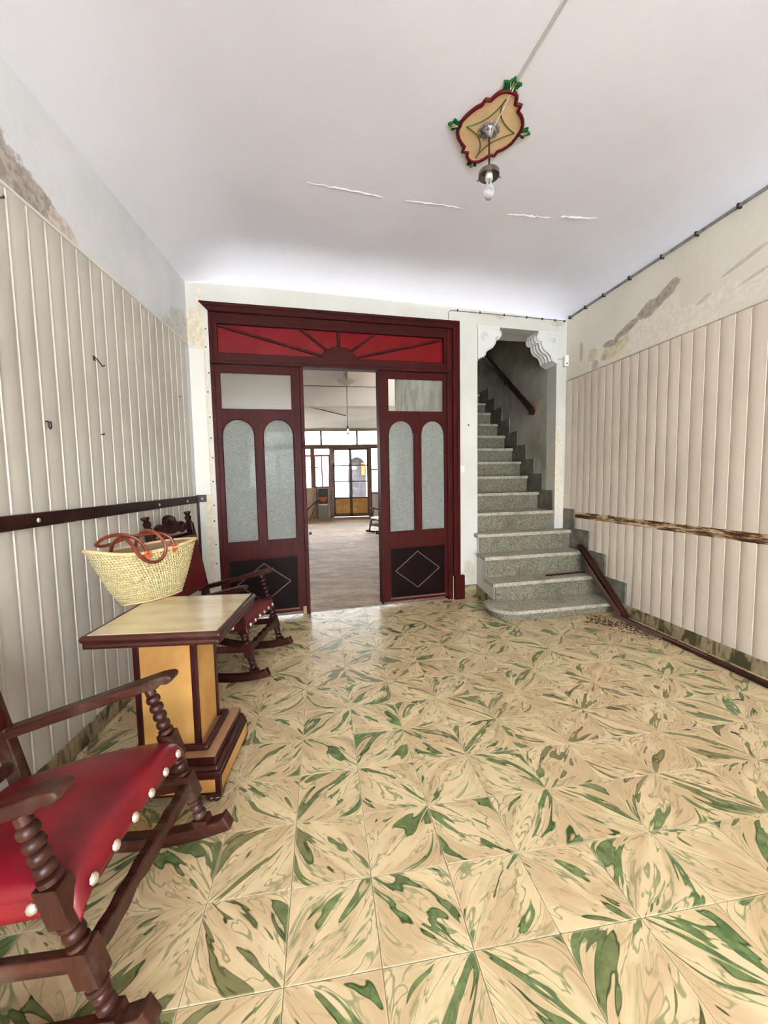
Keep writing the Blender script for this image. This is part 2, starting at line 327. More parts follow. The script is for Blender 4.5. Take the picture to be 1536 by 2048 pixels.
# ------------------------------------------------------------------ mesh builder
class MB:
    def __init__(s, f=None): s.v = []; s.f = []; s.fn = f
    def add(s, vs, fs):
        o = len(s.v)
        s.v += [tuple(s.fn(*p)) if s.fn else tuple(p) for p in vs]
        s.f += [tuple(i + o for i in q) for q in fs]
        return s
    def hexa(s, p):   # p: bottom 4 then top 4 (same winding)
        return s.add(p, [(0, 3, 2, 1), (4, 5, 6, 7), (0, 1, 5, 4), (1, 2, 6, 5), (2, 3, 7, 6), (3, 0, 4, 7)])
    def box(s, x0, x1, y0, y1, z0, z1):
        return s.hexa([(x0, y0, z0), (x1, y0, z0), (x1, y1, z0), (x0, y1, z0), (x0, y0, z1), (x1, y0, z1), (x1, y1, z1), (x0, y1, z1)])
    def bar(s, a, b, w, h, up=(0, 0, 1)):
        a = Vector(a); b = Vector(b); d = (b - a).normalized(); up = Vector(up)
        sd = d.cross(up).normalized() * (w / 2); u = sd.normalized().cross(d) * (h / 2)
        return s.hexa([a - sd - u, a + sd - u, b + sd - u, b - sd - u, a - sd + u, a + sd + u, b + sd + u, b - sd + u])
    def tube(s, pts, r, n=8, closed=False, cap=True):
        pts = [Vector(p) for p in pts]; m = len(pts); rs = r if isinstance(r, (list, tuple)) else [r] * m
        vs = []; fs = []; prev = None
        for i, p in enumerate(pts):
            d = (pts[(i + 1) % m] - pts[i - 1]) if closed else (pts[min(i + 1, m - 1)] - pts[max(i - 1, 0)])
            d.normalize()
            if prev is None:
                ref = Vector((0, 0, 1)) if abs(d.z) < 0.9 else Vector((1, 0, 0)); a = d.cross(ref).normalized()
            else:
                a = (prev - d * prev.dot(d)).normalized()
            prev = a; b = d.cross(a)
            for k in range(n):
                t = 2 * math.pi * k / n; vs.append(p + (a * math.cos(t) + b * math.sin(t)) * rs[i])
        for i in range(m if closed else m - 1):
            for k in range(n):
                i2 = (i + 1) % m; k2 = (k + 1) % n
                fs.append((i * n + k, i * n + k2, i2 * n + k2, i2 * n + k))
        if cap and not closed:
            fs.append(tuple(reversed(range(n)))); fs.append(tuple((m - 1) * n + k for k in range(n)))
        return s.add(vs, fs)
    def lathe(s, base, axis, prof, n=14):
        """prof: list of (distance along axis, radius)"""
        base = Vector(base); axis = Vector(axis).normalized()
        return s.tube_rings([(base + axis * h, r) for h, r in prof], axis, n)
    def tube_rings(s, rings, axis, n):
        ref = Vector((1, 0, 0)) if abs(axis.x) < 0.9 else Vector((0, 1, 0)); a = axis.cross(ref).normalized(); b = axis.cross(a)
        vs = []; fs = []
        for p, r in rings:
            for k in range(n):
                t = 2 * math.pi * k / n; vs.append(p + (a * math.cos(t) + b * math.sin(t)) * max(r, 1e-4))
        for i in range(len(rings) - 1):
            for k in range(n):
                k2 = (k + 1) % n; fs.append((i * n + k, i * n + k2, (i + 1) * n + k2, (i + 1) * n + k))
        fs.append(tuple(reversed(range(n)))); fs.append(tuple((len(rings) - 1) * n + k for k in range(n)))
        return s.add(vs, fs)
    def prism(s, poly, mp, a, b):
        """poly: 2D outline; mp(u, v, w) -> 3D point; extruded from w=a to w=b"""
        m = len(poly); vs = [mp(u, v, a) for u, v in poly] + [mp(u, v, b) for u, v in poly]
        fs = [tuple(reversed(range(m))), tuple(range(m, 2 * m))] + [(i, (i + 1) % m, m + (i + 1) % m, m + i) for i in range(m)]
        return s.add(vs, fs)
    def grid(s, fn, nu, nv, thick=None):
        vs = [fn(i / nu, j / nv) for j in range(nv + 1) for i in range(nu + 1)]
        fs = [(j * (nu + 1) + i, j * (nu + 1) + i + 1, (j + 1) * (nu + 1) + i + 1, (j + 1) * (nu + 1) + i) for j in range(nv) for i in range(nu)]
        return s.add(vs, fs)
    def dome(s, c, nrm, r, h=None, n=8):
        h = h or r * 0.6; nrm = Vector(nrm).normalized(); c = Vector(c)
        return s.tube_rings([(c, r), (c + nrm * h * 0.5, r * 0.85), (c + nrm * h * 0.85, r * 0.5), (c + nrm * h, r * 0.08)], nrm, n)
    def ball(s, c, r, n=8, sc=(1, 1, 1)):
        c = Vector(c); vs = []; m = n // 2
        for i in range(m + 1):
            p = math.pi * i / m
            for k in range(n):
                t = 2 * math.pi * k / n
                vs.append(c + Vector((math.sin(p) * math.cos(t) * r * sc[0], math.sin(p) * math.sin(t) * r * sc[1], math.cos(p) * r * sc[2])))
        fs = [(i * n + k, (i + 1) * n + k, (i + 1) * n + (k + 1) % n, i * n + (k + 1) % n) for i in range(m) for k in range(n)]
        return s.add(vs, fs)
    def mesh(s, name, mat, smooth=False, org=None, fix=True):
        vs = s.v if org is None else [(p[0] - org[0], p[1] - org[1], p[2] - org[2]) for p in s.v]
        me = bpy.data.meshes.new(name); me.from_pydata(vs, [], s.f); me.update()
        if fix:
            bm = bmesh.new(); bm.from_mesh(me); bmesh.ops.recalc_face_normals(bm, faces=bm.faces); bm.to_mesh(me); bm.free()
        if mat is not None: me.materials.append(mat)
        if smooth:
            for p in me.polygons: p.use_smooth = True
            if smooth != 'all': me.set_sharp_from_angle(angle=R(smooth if smooth is not True else 40))
        return me
    def build(s, name, mat, parent=None, smooth=False, org=None, bevel=0.0, seg=2):
        o = bpy.data.objects.new(name, s.mesh(name, mat, smooth, org)); col.objects.link(o)
        if parent is not None: o.parent = parent
        if bevel:
            b = o.modifiers.new('edge', 'BEVEL'); b.width = bevel; b.segments = seg; b.limit_method = 'ANGLE'; b.angle_limit = R(35); b.harden_normals = False
        return o

def empty(name, loc, rz=0.0, label=None, cat=None, group=None):
    o = bpy.data.objects.new(name, None); col.objects.link(o); o.location = loc; o.rotation_euler = (0, 0, rz); o.empty_display_size = 0.1
    tag(o, label, cat, group); return o
def tag(o, label=None, cat=None, group=None, kind=None):
    if label: o['label'] = label
    if cat: o['category'] = cat
    if group: o['group'] = group
    if kind: o['kind'] = kind
    return o
def struct(o, label=None): o['kind'] = 'structure'; (label and o.__setitem__('label', label)); return o
def copy_tree(o, parent=None):
    c = o.copy(); col.objects.link(c); c.parent = parent
    for ch in list(o.children): copy_tree(ch, c)
    return c

def smooth(pts, n=8):
    pts = [Vector(p) for p in pts]; o = []
    for i in range(len(pts) - 1):
        p0, p1, p2, p3 = pts[max(i - 1, 0)], pts[i], pts[i + 1], pts[min(i + 2, len(pts) - 1)]
        for k in range(n):
            t = k / n; o.append(.5 * ((2 * p1) + (-p0 + p2) * t + (2 * p0 - 5 * p1 + 4 * p2 - p3) * t * t + (-p0 + 3 * p1 - 3 * p2 + p3) * t ** 3))
    return o + [pts[-1]]
# ------------------------------------------------------------------ room frame
LX = lambda y: -1.311 + 0.0175 * y        # left wall face
RX = lambda y: 2.703 - 0.04 * y           # right wall face
OY = 3.94761; E = Vector((0.98694, 0.16109, 0)); NRM = Vector((0.16109, -0.98694, 0))   # back wall: origin, along, towards the room
def WB(t, d, z):   # along the back wall, towards the room, up; the old joinery sags a little to the left
    p = Vector((0, OY, 0)) + E * t + NRM * d
    return (p.x, p.y, z + 0.0135 * t * min(1.0, max(0.0, z) / 0.5))
def WBn(t, d, z):
    p = Vector((0, OY, 0)) + E * t + NRM * d
    return (p.x, p.y, z)
def BY(x): return OY + x * E.y / E.x
TL, TR = -1.262, 2.563
FY = -4.6   # street wall behind the camera
SPR = 2.965  # springing of the ceiling cove

# floor bed and tiles
g = MB(); g.add([(LX(FY) - .1, FY, -0.004), (RX(FY) + .1, FY, -0.004), (RX(4.4) + .1, BY(2.6), -0.004), (LX(3.7) - .1, BY(-1.3), -0.004),
                 (LX(FY) - .1, FY, -0.1), (RX(FY) + .1, FY, -0.1), (RX(4.4) + .1, BY(2.6), -0.1), (LX(3.7) - .1, BY(-1.3), -0.1)],
                [(0, 1, 2, 3), (7, 6, 5, 4), (0, 4, 5, 1), (1, 5, 6, 2), (2, 6, 7, 3), (3, 7, 4, 0)])
floor = struct(g.build('floor', MT['grout']), 'entrance hall floor of marbled green and cream cement tiles')
TS = 0.25005; TH = 0.0384; c_, s_ = math.cos(TH), math.sin(TH); X0, Y0 = -0.1707, 0.9540
room = [(LX(FY) - .01, FY), (RX(FY) + .01, FY), (RX(BY(2.53)) + .01, BY(2.54) + .03), (LX(3.74) - .01, BY(-1.25) + .03)]
def clip(poly, a, b):
    out = []
    for i in range(len(poly)):
        p, q = poly[i], poly[(i + 1) % len(poly)]
        sp = (b[0] - a[0]) * (p[1] - a[1]) - (b[1] - a[1]) * (p[0] - a[0]); sq = (b[0] - a[0]) * (q[1] - a[1]) - (b[1] - a[1]) * (q[0] - a[0])
        if sp >= 0: out.append(p)
        if (sp >= 0) != (sq >= 0):
            k = sp / (sp - sq); out.append((p[0] + (q[0] - p[0]) * k, p[1] + (q[1] - p[1]) * k))
    return out
h_ = TS / 2 - 0.0009
def tile_mesh(poly):
    ins = []
    cx = sum(p[0] for p in poly) / len(poly); cy = sum(p[1] for p in poly) / len(poly)
    m = MB(); k = len(poly); e = 0.0012
    for p in poly:
        d = math.hypot(p[0] - cx, p[1] - cy) or 1; ins.append((p[0] - (p[0] - cx) / d * e, p[1] - (p[1] - cy) / d * e))
    vs = [(p[0], p[1], -0.006) for p in poly] + [(p[0], p[1], -0.0008) for p in poly] + [(p[0], p[1], 0.0) for p in ins]
    fs = [tuple(reversed(range(k)))] + [(i, (i + 1) % k, k + (i + 1) % k, k + i) for i in range(k)] + [(k + i, k + (i + 1) % k, 2 * k + (i + 1) % k, 2 * k + i) for i in range(k)] + [tuple(range(2 * k, 3 * k))]
    m.add(vs, fs); return m
full = tile_mesh([(-h_, -h_), (h_, -h_), (h_, h_), (-h_, h_)]).mesh('tile', MT['tile'])
for j in range(-10, 15):
    for i in range(-8, 13):
        ci, cj = i + .5, j + .5
        cx = X0 + TS * (ci * c_ - cj * s_); cy = Y0 + TS * (ci * s_ + cj * c_)
        cor = [(cx + (a * c_ - b * s_), cy + (a * s_ + b * c_)) for a, b in ((-h_, -h_), (h_, -h_), (h_, h_), (-h_, h_))]
        if cy < -0.95: continue
        poly = cor
        for a, b in zip(room, room[1:] + room[:1]):
            poly = clip(poly, a, b)
            if len(poly) < 3: break
        if len(poly) < 3: continue
        q = (0 if (i + j) % 2 == 0 else 1) + random.choice((0, 2)); rot = TH + q * math.pi / 2
        ar = abs(sum(poly[k][0] * poly[(k + 1) % len(poly)][1] - poly[(k + 1) % len(poly)][0] * poly[k][1] for k in range(len(poly)))) / 2
        if ar < 0.004: continue
        if ar > (2 * h_) ** 2 * 0.999: me = full
        else:
            cr, sr = math.cos(-rot), math.sin(-rot)
            me = tile_mesh([((p[0] - cx) * cr - (p[1] - cy) * sr, (p[0] - cx) * sr + (p[1] - cy) * cr) for p in poly]).mesh('tile', MT['tile'])
        o = bpy.data.objects.new('tile', me); col.objects.link(o); o.parent = floor
        o.location = (cx, cy, random.uniform(-.0004, .0004)); o.rotation_euler = (0, 0, rot)

# side walls
g = MB(); g.hexa([(LX(FY) - .2, FY, -.1), (LX(FY), FY, -.1), (LX(3.75), 3.75, -.1), (LX(3.75) - .2, 3.75, -.1), (LX(FY) - .2, FY, 3.4), (LX(FY), FY, 3.4), (LX(3.75), 3.75, 3.4), (LX(3.75) - .2, 3.75, 3.4)])
wall_left = struct(g.build('wall_left', MT['wall_left']), 'left wall, damp grey plaster above cream boards')
yr = BY(2.528)
g = MB(); g.hexa([(RX(FY), FY, -.1), (RX(FY) + .2, FY, -.1), (RX(yr) + .2, yr + .3, -.1), (RX(yr), yr + .02, -.1), (RX(FY), FY, 3.4), (RX(FY) + .2, FY, 3.4), (RX(yr) + .2, yr + .3, 3.4), (RX(yr), yr + .02, 3.4)])
wall_right = struct(g.build('wall_right', MT['wall_right']), 'right wall, peeling cream plaster above ribbed boards')
g = MB()
for (x0, x1, z0, z1) in ((LX(FY) - .2, -.9, -.1, 3.4), (2.34, RX(FY) + .2, -.1, 3.4), (-.9, 2.34, 2.45, 3.4)): g.box(x0, x1, FY - .22, FY, z0, z1)
struct(g.build('wall_front', MT['wall_white']))
# back wall: piers, lintels; thickness 0.2
g = MB(WBn)
D0 = -0.2
g.box(TL - .15, -1.095, D0, 0, -.1, 3.4); g.box(1.19, 1.476, D0 + .05, 0, -.1, 3.4); g.box(-1.095, 1.19, D0, 0, 2.80, 3.4)
g.box(1.476, 2.445, D0, 0, 2.83, 3.4)
g.fn = None; g.prism([(2.404, BY(2.404)), (2.535, BY(2.535)), (2.62, BY(2.535) + .2), (2.404, BY(2.404) + .2)], lambda u, v, w: (u, v, w), -.1, 3.4)
wall_back = struct(g.build('wall_back', MT['wall_white']), 'white back wall with the wooden partition and stair opening')

for k in range(13):
    zz = 2.62 - .19 * k + random.uniform(-.03, .03)
    MB(WBn).dome((-1.112 + random.uniform(-.012, .006), .0, zz), (0, 1, 0), .007, .003, 6).build('nail_hole', MT['iron'], wall_back)
# coved ceiling
def ceil_z(x, y):
    def q(d, a): k = max(0.0, min(1.0, d / a)); return math.sqrt(max(0.0, 1 - (1 - k) ** 2))
    dl = x - LX(y); dr = RX(y) - x; db = (BY(x) - y) * E.x; df = y - FY
    kl = max(0.0, min(1.0, dl / 0.6)); pl = math.sin(kl * math.pi / 2)
    return SPR + 0.235 * pl * q(dr, 0.5) * q(db, 0.36) * q(df, 0.6)
def cfn(u, v):
    u = .5 - .5 * math.cos(math.pi * u); v = .5 - .5 * math.cos(math.pi * v)
    y0 = FY; xa = LX(0) + (RX(0) - LX(0)) * u; y1 = BY(LX(3.7) + (RX(4.3) - LX(3.7)) * u); y = y0 + (y1 - y0) * v
    x = LX(y) + (RX(y) - LX(y)) * u
    return (x, y, ceil_z(x, y))
ceil = struct(MB().grid(cfn, 72, 72).build('ceiling', MT['ceiling'], smooth='all'), 'coved grey-white ceiling with a cracked paint line')
# lifted paint along the crack
def flake(pts, wmax):
    g = MB(); n = len(pts); vs = []; fs = []
    for i, (x, y) in enumerate(pts):
        w = wmax * (0.25 + random.random()) * (0.2 if i in (0, n - 1) else 1); z = ceil_z(x, y)
        vs += [(x, y - w, z - .001), (x, y, z - .002 - w * .6), (x, y + w, z - .001)]
    for i in range(n - 1):
        a = i * 3; fs += [(a, a + 3, a + 4, a + 1), (a + 1, a + 4, a + 5, a + 2)]
    g.add(vs, fs); return g.build('paint_flake', MT['flake'], ceil)
def wig(a, b, n, amp): return [(a[0] + (b[0] - a[0]) * i / n + random.uniform(-amp, amp) * .5, a[1] + (b[1] - a[1]) * i / n + random.uniform(-amp, amp)) for i in range(n + 1)]
flake(wig((-.15, 2.84), (.35, 2.93), 14, .008), .008)
flake(wig((.50, 2.95), (.95, 3.00), 14, .008), .006)
flake(wig((1.28, 3.04), (1.62, 3.05), 14, .010), .011)
flake(wig((1.70, 3.04), (1.98, 3.03), 12, .010), .011)

# boards -----------------------------------------------------------------
BW = 0.1065
def board_mesh(z0, z1, w, sgn, bow, lip):
    """vertical tongue-and-groove board; local x points into the room, y along the wall"""
    prof = [(-w / 2, 0.0), (-w / 2, 0.004), (-w / 2 + 0.003, 0.008 + lip), (-w / 2 + 0.009, 0.008 + lip * .4)]
    for k in range(1, 8):
        t = k / 8; prof.append((-w / 2 + .009 + (w - .011) * t, 0.008 + bow * math.sin(math.pi * t)))
    prof += [(w / 2 - 0.0015, 0.006), (w / 2 - 0.0015, 0.0)]
    m = MB(); m.prism(prof, lambda u, v, k: (v * sgn, u, k), z0, z1); return m
Lb = board_mesh(0.09, 2.445, BW, 1, 0.003, 0.0025).mesh('board', MT['board_l'], 30)
a_l = math.atan(0.0175)
y = 1.739 + BW / 2 - 17 * BW
while y < 3.69:
    o = bpy.data.objects.new('board', Lb); col.objects.link(o); o.parent = wall_left; o.location = (LX(y), y, 0); o.rotation_euler = (0, 0, -a_l); y += BW
RW = 0.1035
Ru = board_mesh(0.890, 2.305, RW, -1, 0.0035, 0.0).mesh('board', MT['board_r'], 30)
Rl = board_mesh(0.10, 0.826, RW, -1, 0.0035, 0.0).mesh('board', MT['board_r'], 30)
a_r = math.atan(0.04)
NOSE_Y = [3.46, 3.765, 3.98, 4.19, 4.37, 4.68, 4.97, 5.17, 5.43, 5.69, 5.96, 6.24, 6.48, 6.75, 7.02, 7.28]
NOSE_Z = [0.095, .275, .487, .687, .893, 1.093, 1.289, 1.478, 1.67, 1.869, 2.07, 2.28, 2.47, 2.67, 2.87, 3.07]
SK_F = {2: 3.37, 3: 3.647, 4: 3.892, 5: 4.148, 6: 4.36, 7: 4.60, 8: 4.814, 9: 5.03, 10: 5.29, 11: 5.55, 12: 5.82, 13: 6.09, 14: 6.35}
y = 2.373 - RW / 2 + 0.0 - 20 * RW
while y < 4.33:
    for me, z0 in ((Ru, .885), (Rl, .10)):
        m_ = me
        if me is Rl and y > 3.33:
            lo = max([NOSE_Z[k - 1] + .02 for k in SK_F if k <= 5 and y + RW / 2 > SK_F[k]] + [.10])
            if lo > .78: continue
            m_ = board_mesh(lo, .826, RW, -1, .0035, 0.0).mesh('board', MT['board_r'], 30)
        if y + RW / 2 > yr - .02: continue
        o = bpy.data.objects.new('board', m_); col.objects.link(o); o.parent = wall_right; o.location = (RX(y), y, 0); o.rotation_euler = (0, 0, a_r)
    y += RW
# bare strip on the right wall where a rail was torn off
g = MB()
def strip(u, v):
    yy = -.9 + (4.16 + .9) * u; b = 0.0065 * math.sin(37 * yy) * math.sin(91 * yy + v * 5)
    return (RX(yy) - .004 - abs(b), yy, .824 + .070 * v)
g.grid(strip, 160, 5)
g.build('bare_strip', MT['gap'], wall_right)
# ragged lower lip of plaster over the strip
# left dark rail
g = MB()
g.hexa([(LX(-1.0) + .008, -1.0, 1.095), (LX(-1.0) + .034, -1.0, 1.095), (LX(3.66) + .034, 3.66, 1.100), (LX(3.66) + .008, 3.66, 1.100),
        (LX(-1.0) + .008, -1.0, 1.152), (LX(-1.0) + .034, -1.0, 1.152), (LX(3.66) + .034, 3.66, 1.160), (LX(3.66) + .008, 3.66, 1.160)])
rail = struct(g.build('trim_1', MT['rail'], bevel=.004), 'dark wooden chair rail along the left boarded wall')
for yy in (1.84, 2.95, 3.45, 0.7):
    MB().dome((LX(yy) + .034, yy, 1.126), (1, 0, 0), .011).build('screw_head', MT['stud'], rail, True)
g = MB(WBn); g.box(TL + .004, TL + .084, 0.003, .026, 1.105, 1.165)
er = struct(g.build('trim_2', MT['rail'], bevel=.003), 'short end piece of the dark rail on the back wall')
MB(WBn).dome((TL + .05, .026, 1.135), (0, 1, 0), .010).build('screw_head', MT['stud'], er, True)
g = MB(WBn); g.box(TL + .004, TL + .024, .002, .016, 0.0, 1.105); struct(g.build('trim_3', MT['rail'], bevel=.002), 'thin dark upright strip in the left corner')
g = MB(WBn); g.box(TL + .005, TL + .125, .002, .012, 1.168, 2.42); struct(g.build('trim_4', MT['vinyl_trim'], bevel=.002), 'flat white vinyl strip in the left corner')
# cap strips above the boards
g = MB(); g.hexa([(LX(-1) + .002, -1, 2.44), (LX(-1) + .016, -1, 2.44), (LX(3.69) + .016, 3.69, 2.438), (LX(3.69) + .002, 3.69, 2.438), (LX(-1) + .002, -1, 2.452), (LX(-1) + .016, -1, 2.452), (LX(3.69) + .016, 3.69, 2.45), (LX(3.69) + .002, 3.69, 2.45)])
struct(g.build('trim_5', MT['vinyl_trim']), 'slim cap strip over the left boards')
g = MB(); g.hexa([(RX(-1) - .014, -1, 2.300), (RX(-1) - .001, -1, 2.300), (RX(4.34) - .001, 4.34, 2.312), (RX(4.34) - .014, 4.34, 2.312), (RX(-1) - .014, -1, 2.310), (RX(-1) - .001, -1, 2.310), (RX(4.34) - .001, 4.34, 2.322), (RX(4.34) - .014, 4.34, 2.322)])
struct(g.build('trim_6', MT['board_r']), 'slim cap strip over the right boards')
# baseboards
g = MB(); g.hexa([(LX(FY) + .001, FY, 0), (LX(FY) + .02, FY, 0), (LX(3.72) + .02, 3.72, 0), (LX(3.72) + .001, 3.72, 0), (LX(FY) + .001, FY, .09), (LX(FY) + .02, FY, .09), (LX(3.72) + .02, 3.72, .09), (LX(3.72) + .001, 3.72, .09)])
struct(g.build('baseboard_left', MT['base'], bevel=.003), 'mottled tile baseboard under the left boards')
g = MB(); ya, yb = FY, 3.40
g.hexa([(RX(ya) - .02, ya, 0), (RX(ya) - .001, ya, 0), (RX(yb) - .001, yb, 0), (RX(yb) - .02, yb, 0), (RX(ya) - .02, ya, .10), (RX(ya) - .001, ya, .10), (RX(yb) - .001, yb, .10), (RX(yb) - .02, yb, .10)])
struct(g.build('baseboard_right', MT['base'], bevel=.003), 'mottled tile baseboard under the right boards')
g = MB(WBn); g.box(1.315, 1.474, .001, .016, 0, .135); struct(g.build('baseboard_back', MT['base']), 'worn stone baseboard between door and stairs')

# ------------------------------------------------------------------ wooden partition with open doorway
door = struct(empty('door_1', WBn(0.05, 0, 0)), 'maroon glazed wooden partition with open doorway and red transom')
DL = door.location.copy()
def dpart(g, name, mat, parent=door, **k): return g.build(name, mat, parent, org=DL, **k)
# casing: mitred mouldings over the head and down the right side (the left leg is missing)
g = MB(WB)
for (o0, o1, dd) in ((0, .028, .030), (.028, .052, .022), (.052, .075, .030)):
    t0, t1 = -1.161, 1.264
    g.hexa([(t0 + o0, 0.0, 2.828 - o0), (t1 - o0, 0.0, 2.828 - o0), (t1 - o1, 0.0, 2.828 - o1), (t0 + o1, 0.0, 2.828 - o1),
            (t0 + o0, dd, 2.828 - o0), (t1 - o0, dd, 2.828 - o0), (t1 - o1, dd, 2.828 - o1), (t0 + o1, dd, 2.828 - o1)])
dpart(g, 'head_casing', MT['door_wood_h'])
g = MB(WB)
for (o0, o1, dd) in ((0, .028, .030), (.028, .052, .022), (.052, .075, .030)):
    t1 = 1.264
    g.hexa([(t1 - o0, 0.0, .24), (t1 - o0, 0.0, 2.828 - o0), (t1 - o1, 0.0, 2.828 - o1), (t1 - o1, 0.0, .24),
            (t1 - o0, dd, .24), (t1 - o0, dd, 2.828 - o0), (t1 - o1, dd, 2.828 - o1), (t1 - o1, dd, .24)])
dpart(g, 'side_casing', MT['door_wood'])
g = MB(WB); g.box(1.195, 1.306, .0, .045, 0.0, .245); dpart(g, 'plinth_block', MT['door_wood'], bevel=.004)
# frame posts and transom
g = MB(WB); g.box(-1.094, -1.062, -.11, .0, 0.0, 2.76); dpart(g, 'frame_post', MT['door_wood'], bevel=.003)
g = MB(WB); g.box(1.135, 1.19, -.11, .004, 0.0, 2.76); dpart(g, 'frame_post', MT['door_wood'], bevel=.003)
g = MB(WB); g.box(-.338, -.303, -.14, .012, 0.0, 2.315); dpart(g, 'frame_post', MT['door_wood'], bevel=.004)
g = MB(WB); g.box(.416, .428, -.11, .006, 0.02, 2.33); dpart(g, 'frame_post', MT['door_wood'], bevel=.002)
g = MB(WB); g.box(-1.062, 1.135, -.09, -.004, 2.664, 2.755); dpart(g, 'transom_rail', MT['door_wood_h'], bevel=.003)
g = MB(WB); g.box(-1.062, 1.135, -.09, -.004, 2.345, 2.418); dpart(g, 'transom_rail', MT['door_wood_h'], bevel=.003)
g = MB(WB); g.box(-1.094, 1.19, -.09, .022, 2.318, 2.345); dpart(g, 'transom_ledge', MT['door_wood_h'], bevel=.006)
g = MB(WB); g.box(-1.062, -1.026, -.09, -.004, 2.418, 2.664); dpart(g, 'transom_stile', MT['door_wood'], bevel=.003)
g = MB(WB); g.box(1.104, 1.135, -.09, -.004, 2.418, 2.664); dpart(g, 'transom_stile', MT['door_wood'], bevel=.003)
g = MB(WB); g.box(-1.03, 1.108, -.05, -.042, 2.41, 2.67); dpart(g, 'transom_pane', MT['red_glass'])
hub = [(0.042 + .165 * math.cos(math.pi * k / 20), 2.412 + .107 * math.sin(math.pi * k / 20)) for k in range(21)]
g = MB(WB); g.prism(hub, lambda u, v, w: (u, w, v), -.042, -.004); dpart(g, 'sunburst_hub', MT['door_wood_h'], bevel=.003)
for (a, b) in (((-.10, 2.432), (-1.02, 2.655)), ((-.06, 2.480), (-.311, 2.668)), ((.042, 2.515), (.040, 2.668)), ((.145, 2.480), (.400, 2.668)), ((.19, 2.432), (1.095, 2.650))):
    g = MB(WB); A = Vector((a[0], -.032, a[1])); B_ = Vector((b[0], -.032, b[1])); w_ = .022 if abs(a[0] - b[0]) > .05 else .030
    g.bar(A, B_, w_, .022, up=(0, 1, 0)); dpart(g, 'sunburst_ray', MT['door_wood_h'], bevel=.003)
def leaf(tl, tr, ug, ar, zb_l, label):
    """one leaf: stiles, rails, two arched lights, a clear light above, a dark panel with a lozenge below"""
    d0, d1 = -.060, -.014
    (ug0, ug1) = ug; (a0, a1), (b0, b1) = ar
    g = MB(WB)
    g.box(tl, ug0, d0, d1, .03, 2.315); g.box(ug1, tr, d0, d1, .03, 2.315)                       # stiles
    g.box(ug0, ug1, d0, d1, 2.256, 2.315)                                                        # head rail
    g.box(ug0, ug1, d0, d1, 1.845, 1.926)                                                        # rail under the clear light
    g.box(ug0, ug1, d0, d1, .575, .738)                                                          # lock rail
    g.box(ug0, ug1, d0, d1, .03, .066)                                                           # bottom rail
    g.box(a1, b0, d0, d1, .738, 1.845)                                                           # centre stile
    for (q0, q1) in ((a0, a1), (b0, b1)):
        r = (q1 - q0) / 2 - .008; c = (q0 + q1) / 2; zs = 1.843 - r
        K = 16; pts = [(c + r * math.cos(math.pi * k / K), zs + r * math.sin(math.pi * k / K)) for k in range(K + 1)]
        for (p, q) in zip(pts, pts[1:]):
            g.hexa([(q[0], d0, q[1]), (p[0], d0, p[1]), (p[0], d1, p[1]), (q[0], d1, q[1]), (q[0], d0, 1.846), (p[0], d0, 1.846), (p[0], d1, 1.846), (q[0], d1, 1.846)])
        g.box(q0, q0 + .008, d0, d1, zs, 1.846); g.box(q1 - .008, q1, d0, d1, zs, 1.846)
    lf = dpart(g, 'door_leaf', MT['door_wood']); lf['label'] = label
    # beads round the lights
    for (q0, q1, z0, z1) in ((ug0, ug1, 1.926, 2.256), (ug0, ug1, .066, .575)):
        g = MB(WB)
        for (x0, x1, y0, y1) in ((q0, q1, z0, z0 + .010), (q0, q1, z1 - .010, z1), (q0, q0 + .010, z0, z1), (q1 - .010, q1, z0, z1)): g.box(x0, x1, d1 - .016, d1 + .003, y0, y1)
        dpart(g, 'glazing_bead', MT['door_wood_h'], lf, bevel=.002)
    for (q0, q1) in ((a0, a1), (b0, b1)):
        r = (q1 - q0) / 2 - .006; c = (q0 + q1) / 2; zs = 1.843 - r
        path = [(q0 + .003, d1, .742), (q0 + .003, d1, zs)] + [(c - r * math.cos(math.pi * k / 18), d1, zs + r * math.sin(math.pi * k / 18)) for k in range(19)] + [(q1 - .003, d1, zs), (q1 - .003, d1, .742)]
        g = MB(WB); g.tube(path, .0045, 6, closed=True); dpart(g, 'glazing_bead', MT['door_wood_h'], lf, smooth=True)
        poly = [(q0 - .004, .734), (q1 + .004, .734), (q1 + .004, zs)] + [(c + (r + .006) * math.cos(math.pi * k / 16), zs + (r + .006) * math.sin(math.pi * k / 16)) for k in range(1, 16)] + [(q0 - .004, zs)]
        g = MB(WB); g.prism(poly, lambda u, v, w: (u, w, v), -.040, -.034); o = dpart(g, 'obscure_pane', MT['obscure'], lf); o['label'] = 'arched pane of patterned obscure glass'
    g = MB(WB); g.box(ug0 - .003, ug1 + .003, -.040, -.036, 1.923, 2.259); o = dpart(g, 'clear_pane', MT['glass'], lf); o['label'] = 'clear glass pane at the top'
    g = MB(WB); g.box(ug0 - .003, ug1 + .003, -.046, -.034, .063, .578); o = dpart(g, 'lower_panel', MT['door_dark'], lf); o['label'] = 'near-black lower panel'
    cx = (ug0 + ug1) / 2; L = [(cx, .52), (cx + .24, .333), (cx, .150), (cx - .24, .333)]
    for p, q in zip(L, L[1:] + L[:1]):
        g = MB(WB); g.bar((p[0], -.030, p[1]), (q[0], -.030, q[1]), .008, .008, up=(0, 1, 0)); dpart(g, 'lozenge_bead', MT['bead'], lf)
    g = MB(WB); g.box(ug0, ug1, -.034, -.010, .056, .068); dpart(g, 'worn_bead', MT['bead'], lf)
    return lf
lf1 = leaf(-1.062, -.338, (-1.028, -.405), ((-1.026, -.749), (-.677, -.405)), 0, 'maroon leaf on the left of the open doorway')
lf2 = leaf(.428, 1.135, (.506, 1.108), ((.507, .776), (.848, 1.110)), 0, 'maroon leaf on the right of the open doorway')
